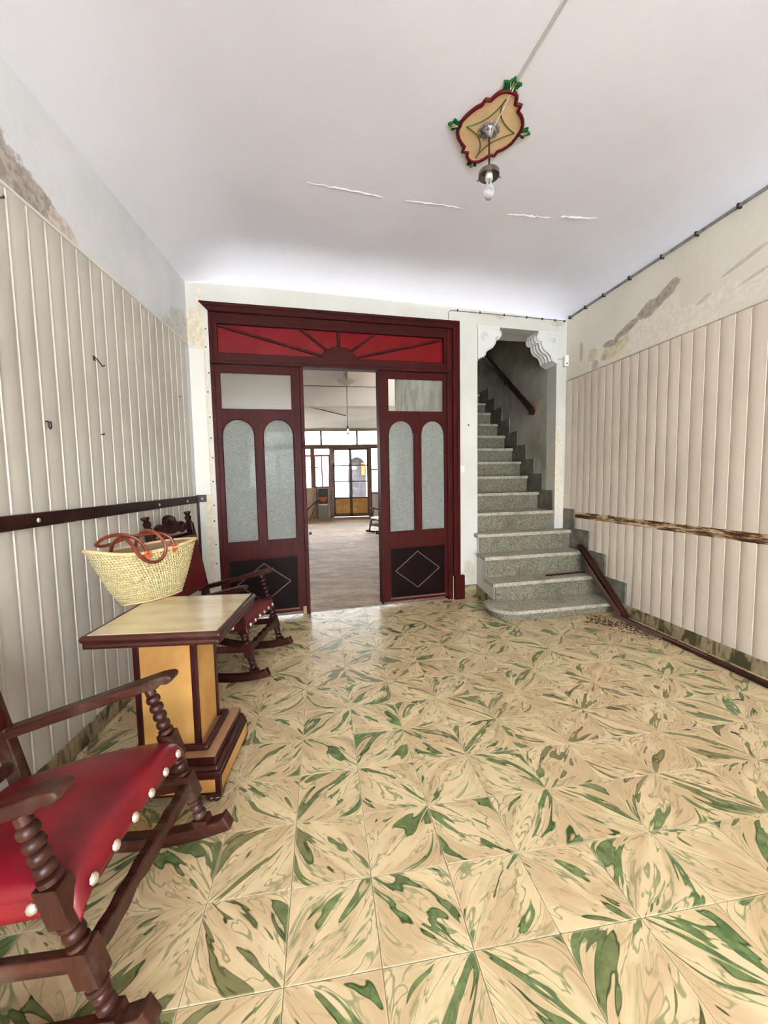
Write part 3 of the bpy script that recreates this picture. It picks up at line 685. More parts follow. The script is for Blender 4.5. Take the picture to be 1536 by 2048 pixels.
g = MB(WB); g.box(-.338, -.372, -.03, .004, .0, .075); dpart(g, 'worn_foot', MT['tan'], bevel=.004)
for zz in (1.60, 1.38, .62):
    g = MB(WB); g.tube([(-.322, .014, zz - .02), (-.322, .014, zz + .02)], .006, 6); dpart(g, 'hinge', MT['door_wood'])

# ------------------------------------------------------------------ staircase
st = empty('staircase', (2.0, 3.4, 0), 0, 'grey speckled stone staircase rising through the opening beside the doors', 'staircase')
SO = st.location.copy()
SK = 0.12
def ny(k, x): return NOSE_Y[k - 1] - SK * (2.5 - x)
for k in range(1, 17):
    z = NOSE_Z[k - 1]; zp = NOSE_Z[k - 2] if k > 1 else 0.0
    xr = (RX(NOSE_Y[k - 1]) - .016) if k <= 5 else 2.40
    if k >= 5: xl = 1.462
    elif k == 4: xl = 1.415
    else: xl = 1.415
    nxt = (NOSE_Y[k] if k < 16 else NOSE_Y[-1] + .27)
    T = 0.034 if k < 2 else .036
    if k == 1:
        c = (1.545, 3.365 + .21)
        poly = [(xr, 3.455), (1.545, 3.352)] + [(c[0] + .215 * math.cos(a), c[1] + .222 * math.sin(a)) for a in [math.radians(270 - 90 * i / 10) for i in range(1, 11)]] + [(1.335, 3.70), (1.47, 3.80), (xr, 3.86)]
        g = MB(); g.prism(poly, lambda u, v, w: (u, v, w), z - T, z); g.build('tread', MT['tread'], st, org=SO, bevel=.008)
        c2 = (1.545, 3.575)
        poly = [(xr, 3.485), (1.545, 3.382)] + [(c2[0] + .185 * math.cos(a), c2[1] + .193 * math.sin(a)) for a in [math.radians(270 - 90 * i / 10) for i in range(1, 11)]] + [(1.362, 3.70), (1.47, 3.80), (xr, 3.86)]
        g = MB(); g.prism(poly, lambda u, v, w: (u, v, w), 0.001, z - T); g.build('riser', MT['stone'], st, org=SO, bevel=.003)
        continue
    f0, f1 = ny(k, xl), ny(k, xr); b0, b1 = ny(k, xl) + (nxt - NOSE_Y[k - 1]) + .04, f1 + (nxt - NOSE_Y[k - 1]) + .04
    g = MB(); g.hexa([(xl, f0, z - T), (xr, f1, z - T), (xr, b1, z - T), (xl, b0, z - T), (xl, f0, z), (xr, f1, z), (xr, b1, z), (xl, b0, z)])
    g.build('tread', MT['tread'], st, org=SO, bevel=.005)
    xl2 = max(xl + .03, 1.452) if k <= 4 else xl
    f0, f1 = ny(k, xl2) + .03, ny(k, xr) + .03
    g = MB(); g.hexa([(xl2, f0, zp - .002), (xr, f1, zp - .002), (xr, f1 + .03, zp - .002), (xl2, f0 + .03, zp - .002), (xl2, f0, z - T), (xr, f1, z - T), (xr, f1 + .03, z - T), (xl2, f0 + .03, z - T)])
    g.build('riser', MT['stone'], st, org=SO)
# stepped skirting pieces on the right
for k in range(2, 15):
    z1 = NOSE_Z[k - 1] + .022; z0 = NOSE_Z[k - 2]
    ya = SK_F[k]; yb = NOSE_Y[k - 1] + .04
    g = MB()
    if k <= 5:
        yb = min(yb, 4.34)
        g.hexa([(RX(ya) - .018, ya, z0), (RX(ya) - .001, ya, z0), (RX(yb) - .001, yb, z0), (RX(yb) - .018, yb, z0), (RX(ya) - .018, ya, z1), (RX(ya) - .001, ya, z1), (RX(yb) - .001, yb, z1), (RX(yb) - .018, yb, z1)])
    else: g.box(2.385, 2.402, ya, yb, z0, z1)
    g.build('skirting', MT['skirt'], st, org=SO, bevel=.002)
# white plastered side under the projecting steps
g = MB(); poly = [(3.69, .0), (3.69, .24), (3.90, .24), (3.90, .45), (4.12, .45), (4.12, .65), (4.20, .65), (4.20, 0)]
g.prism(poly, lambda u, v, w: (w, u, v), 1.448, 1.475); g.build('side_wall', MT['wall_white'], st, org=SO)
g = MB(); g.prism([(3.76, 0), (3.69, .10), (4.19, .135), (4.19, 0)], lambda u, v, w: (w, u, v), 1.434, 1.449); g.build('side_skirting', MT['base'], st, org=SO)
# stairwell shell
g = MB(); g.box(1.30, 1.457, 4.20, 9.0, -.1, 5.2); g.box(1.30, 2.7, 9.0, 9.15, -.1, 5.2); g.box(1.30, 2.7, 4.35, 9.1, 5.2, 5.3)
struct(g.build('wall_stairs', MT['stair_wall']), 'plastered stairwell walls')
g = MB(); g.box(2.404, 2.7, BY(2.404) + .2, 4.84, -.1, 5.2); g.box(2.412, 2.7, 4.84, 9.0, -.1, 5.2)
struct(g.build('wall_right', MT['stair_wall']), 'grey plaster wall on the right of the stairs')
g = MB(); g.hexa([(1.45, 4.38, 2.83), (2.41, 4.53, 2.83), (2.41, 4.66, 2.83), (1.45, 4.58, 2.83), (1.45, 4.38, 5.2), (2.41, 4.53, 5.2), (2.41, 4.66, 5.2), (1.45, 4.58, 5.2)])
struct(g.build('wall_lintel', MT['soffit']), 'plaster soffit above the stair opening')

# scroll brackets under the lintel
def bracket(tj, s, label):
    """tj: jamb position along the wall, s: +1 projects to larger t"""
    prof = [(0, 0), (0, .30)]
    ctl = [(.245, .270), (.258, .252), (.262, .226), (.246, .204), (.222, .204), (.206, .196), (.200, .165), (.188, .130), (.162, .105), (.128, .090), (.100, .068), (.084, .036), (.074, .004)]
    top = [(.245, .30)] + [(p.x, p.y) for p in smooth([(a, b, 0) for a, b in ctl], 4)] + [(.0, -.035)]
    root = empty('scroll_bracket', WBn(tj, 0, 2.52), 0, label, 'bracket'); RO = root.location.copy()
    g = MB(WBn); g.prism(prof + top, lambda u, v, w: (tj + s * u, w, 2.525 + v), -.20, .012)
    g.build('bracket_body', MT['bracket'], root, smooth=30, org=RO)
    for i in range(4):   # reeded underside
        d = -.025 - i * .047
        pts = [(tj + s * (u + .002), d, 2.525 + v - .002) for u, v in top[5:-1]]
        MB(WBn).tube(pts, .017, 8).build('reed', MT['bracket'], root, smooth=True, org=RO)
    g = MB(WBn); c = (tj + s * .07, 2.525 + .20)
    g.tube([(c[0] + s * (.045 - .002 * k) * math.cos(k * .55), .014, c[1] + (.045 - .002 * k) * math.sin(k * .55)) for k in range(20)], .009, 6)
    g.build('scroll', MT['bracket'], root, smooth=True, org=RO)
    g = MB(WBn)
    g.tube([(tj + s * u, .012, 2.525 + v) for u, v in top[2:-1]], .009, 6); g.build('front_moulding', MT['bracket'], root, smooth=True, org=RO)
    g = MB(WBn); g.box(min(tj - s * .01, tj + s * .25), max(tj - s * .01, tj + s * .25), .0, .014, 2.80, 2.835); g.build('cap', MT['bracket'], root, org=RO, bevel=.003)
bracket(1.478, 1, 'white plaster scroll bracket at the left top of the stair opening')
bracket(2.443, -1, 'white plaster scroll bracket at the right top of the stair opening')

# stair handrail on the wall
hr = empty('handrail', (2.36, 4.8, 2.05), 0, 'dark wooden handrail fixed to the stairwell wall', 'handrail'); HO = hr.location.copy()
g = MB(); g.bar((2.355, 4.80, 2.075), (2.355, 6.9, 3.53), .045, .07); g.build('rail', MT['rail'], hr, org=HO, bevel=.012, seg=3)
for yy in (4.85, 5.62, 6.5):
    zz = 2.075 + (yy - 4.8) * .693
    g = MB(); g.box(2.345, 2.412, yy - .03, yy + .03, zz - .075, zz - .02); g.build('bracket', MT['rail'], hr, org=HO, bevel=.006)
g = MB(); g.add([(2.402, 4.83, 2.02), (2.402, 4.76, 2.16), (2.402, 4.68, 2.19), (2.402, 4.72, 2.06), (2.396, 4.83, 2.02), (2.396, 4.76, 2.16), (2.396, 4.68, 2.19), (2.396, 4.72, 2.06)],
    [(0, 1, 2, 3), (7, 6, 5, 4), (0, 4, 5, 1), (1, 5, 6, 2), (2, 6, 7, 3), (3, 7, 4, 0)])
struct(g.build('trim_7', simple('bare_clay', (206, 166, 138), 0.9)), 'chipped bare plaster beside the handrail end')

# loose handrail lying down the steps
lo = empty('loose_handrail', (2.45, 3.25, 0), 0, 'loose dark wooden handrail leaning down the lower steps', 'handrail'); LO = lo.location.copy()
pts = [(2.515, 4.02, .535), (2.505, 3.96, .515), (2.49, 3.75, .385), (2.475, 3.45, .185), (2.462, 3.235, .030)]
g = MB()
for a, b in zip(pts, pts[1:]): g.bar(a, (Vector(b) + (Vector(b) - Vector(a)).normalized() * .004), .062, .045)
g.build('rail', MT['old_wood'], lo, org=LO, bevel=.012, seg=3)
g = MB(); g.bar((2.432, 3.80, .405), (2.425, 3.26, .040), .006, .040); g.build('raw_edge', MT['bead'], lo, org=LO)
# strip on the floor along the right wall
pl = empty('floor_batten', (2.45, 2.6, 0), 0, 'long dark batten with a pale edge lying along the right baseboard', 'batten'); PO = pl.location.copy()
g = MB(); g.bar((2.452, 3.345, .014), (2.535, 1.2, .014), .05, .024); g.build('batten', MT['old_wood'], pl, org=PO, bevel=.004)
g = MB(); g.bar((2.424, 3.355, .020), (2.470, 2.45, .020), .008, .030); g.build('pale_edge', MT['bead'], pl, org=PO)
g = MB(); g.bar((2.04, 3.83, .284), (2.50, 3.905, .286), .018, .012); tag(g.build('thin_slat', MT['old_wood'], bevel=.002), 'thin dark slat lying on the second step', 'slat')
# crumbs of rotten wood
g = MB()
for i in range(900):
    u = random.random(); px_ = 2.18 + .30 * u + random.gauss(0, .06); py_ = 3.36 - .55 * u ** 1.3 + random.gauss(0, .07)
    if px_ > RX(py_) - .03 or py_ > ny(1, px_) - .03: continue
    s = random.uniform(.0015, .006); a = random.random() * 6.28
    g.hexa([(px_ + s * math.cos(a + k * 1.57) * (1.5 if k % 2 else 1), py_ + s * math.sin(a + k * 1.57), 0.0) for k in range(4)] + [(px_ + .7 * s * math.cos(a + k * 1.57), py_ + .7 * s * math.sin(a + k * 1.57), s * .8) for k in range(4)])
tag(g.build('wood_crumbs', MT['rust']), 'scatter of brown rotten wood crumbs below the bottom step', 'debris', kind='stuff')
g = MB()
for i in range(160):
    px_ = 2.05 + random.random() * .46; py_ = 3.86 + (px_ - 2.05) * .12 + random.gauss(0, .02); s = random.uniform(.0015, .005); a = random.random() * 6.28; zt = .2755
    g.hexa([(px_ + s * math.cos(a + k * 1.57), py_ + s * math.sin(a + k * 1.57), zt) for k in range(4)] + [(px_ + .7 * s * math.cos(a + k * 1.57), py_ + .7 * s * math.sin(a + k * 1.57), zt + s * .8) for k in range(4)])
tag(g.build('stair_crumbs', MT['rust']), 'brown crumbs scattered on the second step', 'debris', kind='stuff')
for i, ((x, y), l, w, a) in enumerate((((2.197, 1.972), .035, .006, .5), ((1.693, 1.765), .028, .005, .2), ((1.893, 1.708), .034, .009, .9), ((1.960, 1.735), .022, .006, .1))):
    g = MB(); c, s = math.cos(-a), math.sin(-a)
    P = [(-l / 2, -w / 4), (0, -w / 2), (l / 2, -w / 5), (l / 2.2, w / 4), (0, w / 2), (-l / 2.1, w / 5)]
    g.prism([(x + p[0] * c - p[1] * s, y + p[0] * s + p[1] * c) for p in P], lambda u, v, k: (u, v, k), 0.0, .004)
    tag(g.build('floor_chip', MT['iron']), ('black splinter on the floor nearest the batten', 'black splinter on the floor farthest left of four', 'widest of the four black splinters on the floor', 'short black splinter just right of the wide one')[i], 'splinter', 'black splinters on the floor')

# ------------------------------------------------------------------ wall fittings
def nailgrp(): pass
def hook(y, z, kind, label):
    root = empty('wall_hook', (LX(y) + .010, y, z), 0, label, 'hook', 'hooks and nails on the left boards'); root.scale = (.6, .8, .8)
    x = 0.0
    if kind == 'bent':
        MB().tube([(x, 0, .02), (.02, .004, .015), (.028, .03, -.008), (.028, .055, -.022), (.034, .075, -.010)], .0045, 6).build('shank', MT['iron'], root, True)
        MB().box(-.004, .006, -.012, .008, 0, .030).build('wall_plate', MT['iron'], root)
    elif kind == 'U':
        MB().tube([(x, -.010, .022), (.018, -.010, .020), (.020, -.010, -.008), (.020, 0, -.018), (.020, .010, -.008), (.018, .010, .020), (x, .010, .022)], .0045, 6).build('staple', MT['iron'], root, True)
    else:
        MB().tube([(x, 0, 0), (.022, 0, 0), (.026, 0, .010)], .004, 6).build('shank', MT['iron'], root, True)
        MB().dome((.024, 0, .004), (1, 0, 0), .008).build('nail_head', MT['iron'], root, True)
hook(2.355, 1.92, 'bent', 'bent black iron hook sticking out of the left boards')
hook(1.972, 1.533, 'U', 'small U-shaped black staple in the left boards')
hook(2.372, 1.538, 'nail', 'small black nail in the left boards below the bent hook')
hook(3.46, 1.955, 'nail', 'tiny black nail in the left boards nearest the doors')
hook(1.815, 2.38, 'nail', 'black nail high in the left boards under the bare plaster')
sw = empty('light_switch', WBn(1.295, 0, 1.335), 0, 'square white light switch on the wall beside the doors', 'light switch'); WO = sw.location.copy()
g = MB(WBn); g.box(1.268, 1.322, 0, .010, 1.335, 1.40); g.build('plate', MT['white_plastic'], sw, org=WO, bevel=.003)
g = MB(WBn); g.box(1.282, 1.308, .010, .016, 1.350, 1.385); g.build('rocker', MT['white_plastic'], sw, org=WO, bevel=.002)
g = MB(WBn); g.tube([(1.372, -.001, 1.82), (1.372, .006, 1.82)], .008, 8); tag(g.build('wall_plug', MT['iron']), 'small dark plug hole in the white wall above the switch', 'plug')
bx = empty('sensor_box', (RX(4.33) - .002, 4.315, 2.46), 0, 'small white sensor box in the corner beside the right bracket', 'sensor'); BO = bx.location.copy()
g = MB(); g.box(RX(4.33) - .055, RX(4.33) - .006, 4.29, 4.335, 2.46, 2.585); g.build('housing', MT['white_plastic'], bx, org=BO, bevel=.012, seg=3)
MB().dome((RX(4.33) - .032, 4.29, 2.492), (0, -1, 0), .009).build('lens', MT['iron'], bx, True, org=BO)
MB().tube([(RX(4.33) - .034, 4.30, 2.55), (RX(4.3) - .10, 4.315, 2.545), WBn(2.44, .006, 2.55)], .0025, 5).build('lead', MT['conduit'], bx, True, org=BO)
# conduit along the right cornice
cd = empty('conduit', (RX(3) - .012, 3, SPR), 0, 'grey electrical conduit clipped along the top of the right wall', 'conduit'); CO = cd.location.copy()
MB().tube([(RX(yy) - .014, yy, SPR + .006) for yy in (4.30, 3.4, 2.6, 1.6, .4, -1.2)], .011, 8).build('tube', MT['conduit'], cd, True, org=CO)
for yy in (4.28, 4.02, 3.75, 3.42, 3.08, 2.78, 2.48, 2.2, 1.9, 1.5):
    MB().box(RX(yy) - .029, RX(yy) - .0, yy - .006, yy + .006, SPR - .010, SPR + .020).build('clip', MT['iron'], cd, org=CO)
wr = empty('clipped_wire', WBn(1.8, .008, 2.95), 0, 'thin wire clipped along the top of the white back wall', 'wire'); WRO = wr.location.copy()
MB(WBn).tube([(1.15, .007, 2.86), (1.152, .007, 2.925), (1.17, .007, 2.945), (1.22, .007, 2.95), (1.7, .007, 2.955), (2.2, .007, 2.957), (2.545, .007, 2.96)], .0045, 6).build('lead', MT['conduit'], wr, True, org=WRO)
for t in (1.25, 1.5, 1.78, 2.05, 2.24, 2.40, 2.52):
    MB(WBn).box(t - .005, t + .005, .004, .016, 2.945, 2.965).build('clip', MT['iron'], wr, org=WRO)

# ------------------------------------------------------------------ ceiling medallion, cable, lamp
CZ = 3.2 - .002
import itertools
def ray(px, py): return fwd + rr * ((px - 768) / FPX) - uu * ((py - 1024) / FPX)
def onz(px, py, z):
    d = ray(px, py); k = (z - EYE) / d.z; return (d.x * k, d.y * k)
MC = (0.880, 2.335)
def cz(x, y): return CZ - .0005
out = [(440,650),(455,600),(500,545),(560,490),(620,445),(680,415),(700,385),(722,358),(752,362),(780,362),(815,325),(860,290),(905,270),(945,262),(1000,272),(1045,290),(1062,320),(1058,365),(1045,405),(1075,415),(1110,422),(1092,455),(1072,488),(1105,530),(1125,585),(1128,640),(1112,690),(1090,722),(1055,775),(1010,830),(960,872),(905,905),(848,928),(830,955),(812,978),(790,968),(750,975),(700,1010),(650,1035),(610,1042),(560,1038),(530,1015),(515,985),(520,950),(528,938),(495,935),(462,930),(478,905),(490,880),(455,840),(425,790),(412,735),(415,690)]
out3 = [onz(840 + x * .18229, 130 + y * .18229, CZ) for x, y in out]
med = empty('ceiling_medallion', (MC[0], MC[1], CZ), 0, 'tan scalloped ceiling medallion with maroon border and green leaves', 'medallion'); MO = med.location.copy()
g = MB(); g.prism(out3, lambda u, v, w: (u, v, w), CZ - .010, CZ + .004); g.build('field', MT['medallion'], med, org=MO)
MB().tube([(x, y, CZ - .010) for x, y in out3], .0095, 6, closed=True).build('border', MT['maroon_paint'], med, True, org=MO)
tips = [(505, 655), (945, 350), (1035, 728), (612, 1000)]   # left, top, right, bottom (crop pixels)
tw = [onz(840 + x * .18229, 130 + y * .18229, CZ) for x, y in tips]
ctl = {(0, 1): (740, 560), (1, 2): (890, 545), (2, 3): (770, 840), (3, 0): (655, 810)}
for (i, j), (mx, my) in ctl.items():
    m = onz(840 + mx * .18229, 130 + my * .18229, CZ); a, b = tw[i], tw[j]
    q = (2 * m[0] - .5 * (a[0] + b[0]), 2 * m[1] - .5 * (a[1] + b[1]))
    pts = [((1 - t) ** 2 * a[0] + 2 * t * (1 - t) * q[0] + t * t * b[0], (1 - t) ** 2 * a[1] + 2 * t * (1 - t) * q[1] + t * t * b[1], CZ - .0105) for t in [k / 10 for k in range(11)]]
    MB().tube(pts, .0035, 5).build('green_line', MT['green_paint'], med, True, org=MO)
for (x, y), s in zip(((388, 645), (1005, 215), (1130, 735), (572, 1072)), (1, 1.25, 1.05, .8)):
    c = onz(840 + x * .18229, 130 + y * .18229, CZ); dx, dy = c[0] - MC[0], c[1] - MC[1]; a0 = math.atan2(dy, dx)
    poly = []
    for k in range(26):
        t = k / 26 * 2 * math.pi; rad = (.030 + .008 * math.cos(5 * t) + .004 * math.cos(11 * t)) * s
        poly.append((c[0] + rad * math.cos(t + a0), c[1] + rad * .85 * math.sin(t + a0)))
    g = MB(); g.prism(poly, lambda u, v, w: (u, v, w), CZ - .012, CZ + .003); lv = g.build('leaf', MT['leaf_paint'], med, org=MO)
    for da in (-.6, 0, .6):
        MB().tube([(c[0] - .015 * math.cos(a0), c[1] - .015 * math.sin(a0), CZ - .0125), (c[0] + .022 * s * math.cos(a0 + da), c[1] + .022 * s * math.sin(a0 + da), CZ - .0125)], .0016, 4).build('vein', MT['palm_rim'], lv, org=MO)
lamp = empty('pendant_lamp', (MC[0], MC[1], CZ), 0, 'bare bulb on a metal rod hanging from the painted ceiling medallion', 'lamp'); PLO = lamp.location.copy()
g = MB(); g.lathe((MC[0], MC[1], CZ - .008), (0, 0, -1), [(0, .040), (.010, .038), (.022, .024), (.034, .016), (.040, .008)], 18); g.build('ceiling_rose', MT['silver'], lamp, True, org=PLO)
g = MB()
for ring, rad, nb_, sz in ((0, .050, 11, .013), (1, .032, 8, .011)):
    for k in range(nb_):
        t = 2 * math.pi * k / nb_ + ring * .3; g.ball((MC[0] + rad * math.cos(t), MC[1] + rad * math.sin(t), CZ - .014 - ring * .012), sz, 6, (1.0, 1.0, .7))
g.build('rose_petals', MT['silver'], lamp, True, org=PLO)
MB().tube([(MC[0], MC[1], CZ - .03), (MC[0] + .001, MC[1], 2.975)], .0055, 8).build('rod', MT['dark_metal'], lamp, True, org=PLO)
g = MB(); g.lathe((MC[0], MC[1], 2.985), (0, 0, -1), [(0, .010), (.004, .030), (.010, .050), (.018, .057), (.040, .058), (.042, .056), (.020, .053), (.012, .045), (.010, .012)], 24); g.build('gallery', MT['metal'], lamp, True, org=PLO)
for a in (.2, 2.3, 4.4):
    d = Vector((math.cos(a), math.sin(a), 0)); p = Vector((MC[0], MC[1], 2.955)); MB().tube([p + d * .055, p + d * .074], .0035, 6).build('thumb_screw', MT['metal'], lamp, org=PLO)
g = MB(); g.lathe((MC[0], MC[1], 2.972), (0, 0, -1), [(0, .016), (.02, .020), (.045, .021), (.046, .017)], 14); g.build('lamp_holder', MT['white_plastic'], lamp, True, org=PLO)
g = MB(); g.lathe((MC[0], MC[1], 2.930), (0, 0, -1), [(0, .013), (.012, .014), (.028, .018), (.045, .025), (.062, .0295), (.078, .030), (.092, .026), (.104, .017), (.110, .006), (.111, .001)], 18); g.build('bulb', MT['bulb'], lamp, True, org=PLO)
g = MB(); g.tube([(MC[0], MC[1], 2.928), (MC[0], MC[1], 2.895)], .004, 6); g.tube([(MC[0] - .012, MC[1], 2.868), (MC[0], MC[1], 2.876), (MC[0] + .012, MC[1], 2.868)], .001, 4); g.build('filament_stem', MT['metal'], lamp, org=PLO)
cb = empty('ceiling_cable', (.92, 2.0, CZ), 0, 'pale cable casing crossing the ceiling to the medallion', 'cable'); CBO = cb.location.copy()
p0 = onz(1130, 0, CZ); p1 = onz(1033, 162, CZ)
ex = (p0[0] + (p0[0] - p1[0]) * 3.5, p0[1] + (p0[1] - p1[1]) * 3.5)
MB().bar((ex[0], ex[1], CZ - .003), (p1[0], p1[1], CZ - .003), .016, .008).build('casing', MT['cable'], cb, org=CBO, bevel=.002)
MB().tube([(p1[0], p1[1], CZ - .006), (p1[0] * .5 + MC[0] * .5, p1[1] * .5 + MC[1] * .5, CZ - .030), (MC[0] + .004, MC[1] - .008, CZ - .035)], .003, 6).build('flex', MT['white_plastic'], cb, True, org=CBO)

# ------------------------------------------------------------------ rocking chairs
def lathe_leg(g, y):
    ax = lambda z: (.015 - .25 * z, y, z)
    A = Vector(ax(.05)); d = (Vector(ax(.57)) - A).normalized(); L = lambda z: (z - .05) / d.z
    prof = []
    def ring(z0, z1, r): prof.extend([(L(z0), r * .8), (L(z0) + .002, r), (L(z1) - .002, r), (L(z1), r * .8)])
    def bead(zc, r, hh):
        for k in range(-4, 5):
            t = k / 4; prof.append((L(zc + hh * t), .012 + (r - .012) * math.sqrt(max(0, 1 - t * t))))
    ring(.05, .083, .022); bead(.100, .022, .014); bead(.128, .0215, .013); ring(.143, .156, .024); ring(.157, .170, .022)
    ring(.172, .25, .018); ring(.252, .264, .024); bead(.282, .0235, .016); ring(.300, .314, .024); ring(.316, .405, .018); ring(.407, .422, .024)
    for zc in (.439, .469, .499, .529): bead(zc, .0225, .0145)
    ring(.545, .57, .017)
    g.lathe(A, d, prof, 14)
    for z0, z1, hw in ((.06, .085, .023), (.168, .252, .0245), (.316, .406, .0245)):
        c0, c1 = Vector(ax(z0)), Vector(ax(z1))
        g.hexa([c0 + Vector((sx * hw, sy * hw, 0)) for sx, sy in ((-1, -1), (1, -1), (1, 1), (-1, 1))] + [c1 + Vector((sx * hw, sy * hw, 0)) for sx, sy in ((-1, -1), (1, -1), (1, 1), (-1, 1))])
def rocking_chair(loc, rz, label, wd, wdx, lea, dp=0.0, name='rocking_chair'):
    root = empty(name, loc, rz, label, 'rocking chair', 'leather rocking chairs')
    YW = .262
    bx_ = lambda z: -.468 - dp - .19 * z
    for s in (1, -1):
        g = MB(); lathe_leg(g, s * YW); g.build('front_leg', wd, root, 45)
        # rocker
        cx, Rr = -.20, 1.05; up = []; lo_ = []
        for k in range(25):
            x = .098 - .905 * k / 24; zb = (x - cx) ** 2 / (2 * Rr); up.append((x, zb + .044)); lo_.append((x, zb))
        up[0] = (.075, up[0][1] + .006)
        g = MB(); g.prism(lo_ + up[::-1], lambda u, v, w: (u, w, v), s * YW - .022, s * YW + .022); g.build('rocker', wdx, root, bevel=.004)
        # back post with carved finial
        g = MB(); g.bar((bx_(.075), s * .243, .075), (bx_(.975), s * .243, .975), .036, .050, up=(1, 0, 0))
        g.build('back_post', wd, root, bevel=.004)
        g = MB(); b0 = Vector((bx_(.972), s * .243, .972)); dr = Vector((-.19, 0, 1)).normalized()
        g.tube_rings([(b0, .020), (b0 + dr * .012, .024), (b0 + dr * .018, .016), (b0 + dr * .030, .022), (b0 + dr * .045, .026), (b0 + dr * .058, .018), (b0 + dr * .066 + Vector((0, s * .004, 0)), .017), (b0 + dr * .076 + Vector((0, s * .006, 0)), .026), (b0 + dr * .086 + Vector((0, s * .008, 0)), .026), (b0 + dr * .090 + Vector((0, s * .008, 0)), .020)], dr, 8)
        g.build('finial', wd, root, 30)
        # arm
        P = [(-.035, .600), (-.030, .612), (-.040, .622), (-.08, .618), (-.60 - dp, .484 - dp * .25), (-.60 - dp, .452 - dp * .25), (-.165, .562), (-.115, .574), (-.085, .578), (-.070, .592), (-.050, .590)]
        g = MB(); g.prism(P, lambda u, v, w: (u, w, v), s * .255 - .030, s * .255 + .030); g.build('arm', wdx, root, bevel=.006, seg=3)
        # side stretcher
        g = MB(); g.bar((-.04, s * YW, .215), (bx_(.185), s * .243, .185), .024, .040); g.build('side_stretcher', wdx, root, bevel=.004)
        g = MB(); g.bar((-.085, s * .238, .345), (bx_(.31) + .01, s * .222, .298), .024, .030); g.build('seat_rail', wdx, root, bevel=.003)
    # shaped front stretcher
    up = []; lo_ = []
    for k in range(33):
        t = k / 32; y = -.245 + .49 * t; w = .5 * (1 - math.cos(2 * math.pi * t))
        wob = .006 * math.sin(6 * math.pi * t) ** 2
        up.append((y, .228 + .004 * w + wob)); lo_.append((y, .196 - .010 * math.sin(3 * math.pi * t) ** 2 - wob))
    g = MB(); g.prism(lo_ + up[::-1], lambda u, v, w: (w, u, v), -.052, -.022); g.build('front_stretcher', wd, root, bevel=.005)
    g = MB(); g.bar((bx_(.18), -.235, .18), (bx_(.18), .235, .18), .022, .034); g.build('rear_stretcher', wd, root, bevel=.003)
    # apron under the seat front
    P = []
    for k in range(25):
        t = k / 24; y = -.24 + .48 * t; P.append((y, .322 + .020 * abs(math.cos(math.pi * t)) ** 3 * -1 + .006 * math.cos(4 * math.pi * t)))
    g = MB(); g.prism(P + [(.24, .365), (-.24, .365)], lambda u, v, w: (w, u, v), -.085, -.060); g.build('front_apron', wd, root)
    # seat
    x0, x1 = -.040, -.500 - dp
    def seat(u, v):
        t = u; y = (v * 2 - 1)
        hw = .266 - .030 * max(0, t - .05)
        ex_ = abs(y) ** 10
        # around the front lip
        if t < .12:
            k = t / .12; a = (1 - k) * math.pi / 2
            x = -.085 + .050 * math.sin(a) ** .8; z = .372 - .048 * (1 - k) ** 2 * 1.2 + .025 * (1 - (1 - k) ** 2)
            if k == 0: z = .338
        else:
            k = (t - .12) / .88; x = -.085 + (x1 + .085) * k; z = .397 - .062 * k + .016 * math.sin(math.pi * k)
        z += .012 * (1 - y * y) - .030 * ex_
        return (x, hw * y, z)
    g = MB(); g.grid(seat, 40, 24)
    # skirts down the sides and under
    def side(s):
        def fn(u, v):
            p = seat(u, 1.0 if s > 0 else 0.0); zb = .328 - .062 * max(0, (u - .12) / .88)
            return (p[0], p[1], p[2] * (1 - v) + min(zb, p[2]) * v)
        return fn
    g.grid(side(1), 40, 3); g.grid(side(-1), 40, 3)
    seat_o = g.build('seat', lea, root, 'all')
    so = seat_o.modifiers.new('thickness', 'SOLIDIFY'); so.thickness = .006; so.offset = -1
    # studs
    for k in range(6):
        y = -.215 + .43 * k / 5; MB().dome((-.034, y, .352 + .004), (1, 0, .2), .0135, .009).build('stud', MT['stud'], seat_o, True)
    for s in (1, -1):
        for x in (-.135, -.25, -.365, -.47):
            k = (-x - .085) / .415; MB().dome((x, s * (.267 - .028 * k), .356 - .062 * k), (0, s, .1), .0135, .009).build('stud', MT['stud'], seat_o, True)
    # back: leather panel, lower rail, carved crest
    def bk(u, v):
        z = .50 + .385 * v; y = -.226 + .452 * u; b = .016 * math.sin(math.pi * u) ** .5 * math.sin(math.pi * v) ** .5
        return (bx_(z) + .014 + b, y, z)
    g = MB(); g.grid(bk, 16, 16); bo = g.build('backrest', lea, root, 'all'); so = bo.modifiers.new('thickness', 'SOLIDIFY'); so.thickness = .022; so.offset = -1
    for s in (1, -1):
        for k in range(9):
            z = .515 + .35 * k / 8; MB().dome((bx_(z) + .018, s * .212, z), (1, 0, .19), .007, .005, 6).build('stud', MT['stud'], bo, True)
    g = MB(); g.bar((bx_(.365), -.23, .365), (bx_(.365), .23, .365), .026, .036, up=(.19, 0, 1)); g.build('lower_back_rail', wd, root, bevel=.003)
    g = MB(); g.bar((bx_(.895), -.23, .895), (bx_(.895), .23, .895), .026, .028, up=(.19, 0, 1)); g.build('upper_back_rail', wd, root, bevel=.003)
    top = [(-.232, .950), (-.20, .952), (-.165, .985), (-.13, 1.000), (-.10, .998), (-.075, .985), (-.07, 1.005), (-.058, 1.032), (-.030, 1.048), (0, 1.053), (.030, 1.048), (.058, 1.032), (.07, 1.005), (.075, .985), (.10, .998), (.13, 1.000), (.165, .985), (.20, .952), (.232, .950)]
    bot = [(.232, .930), (.20, .928), (.17, .938), (.12, .918), (.08, .938), (.03, .926), (-.03, .926), (-.08, .938), (-.12, .918), (-.17, .938), (-.20, .928), (-.232, .930)]
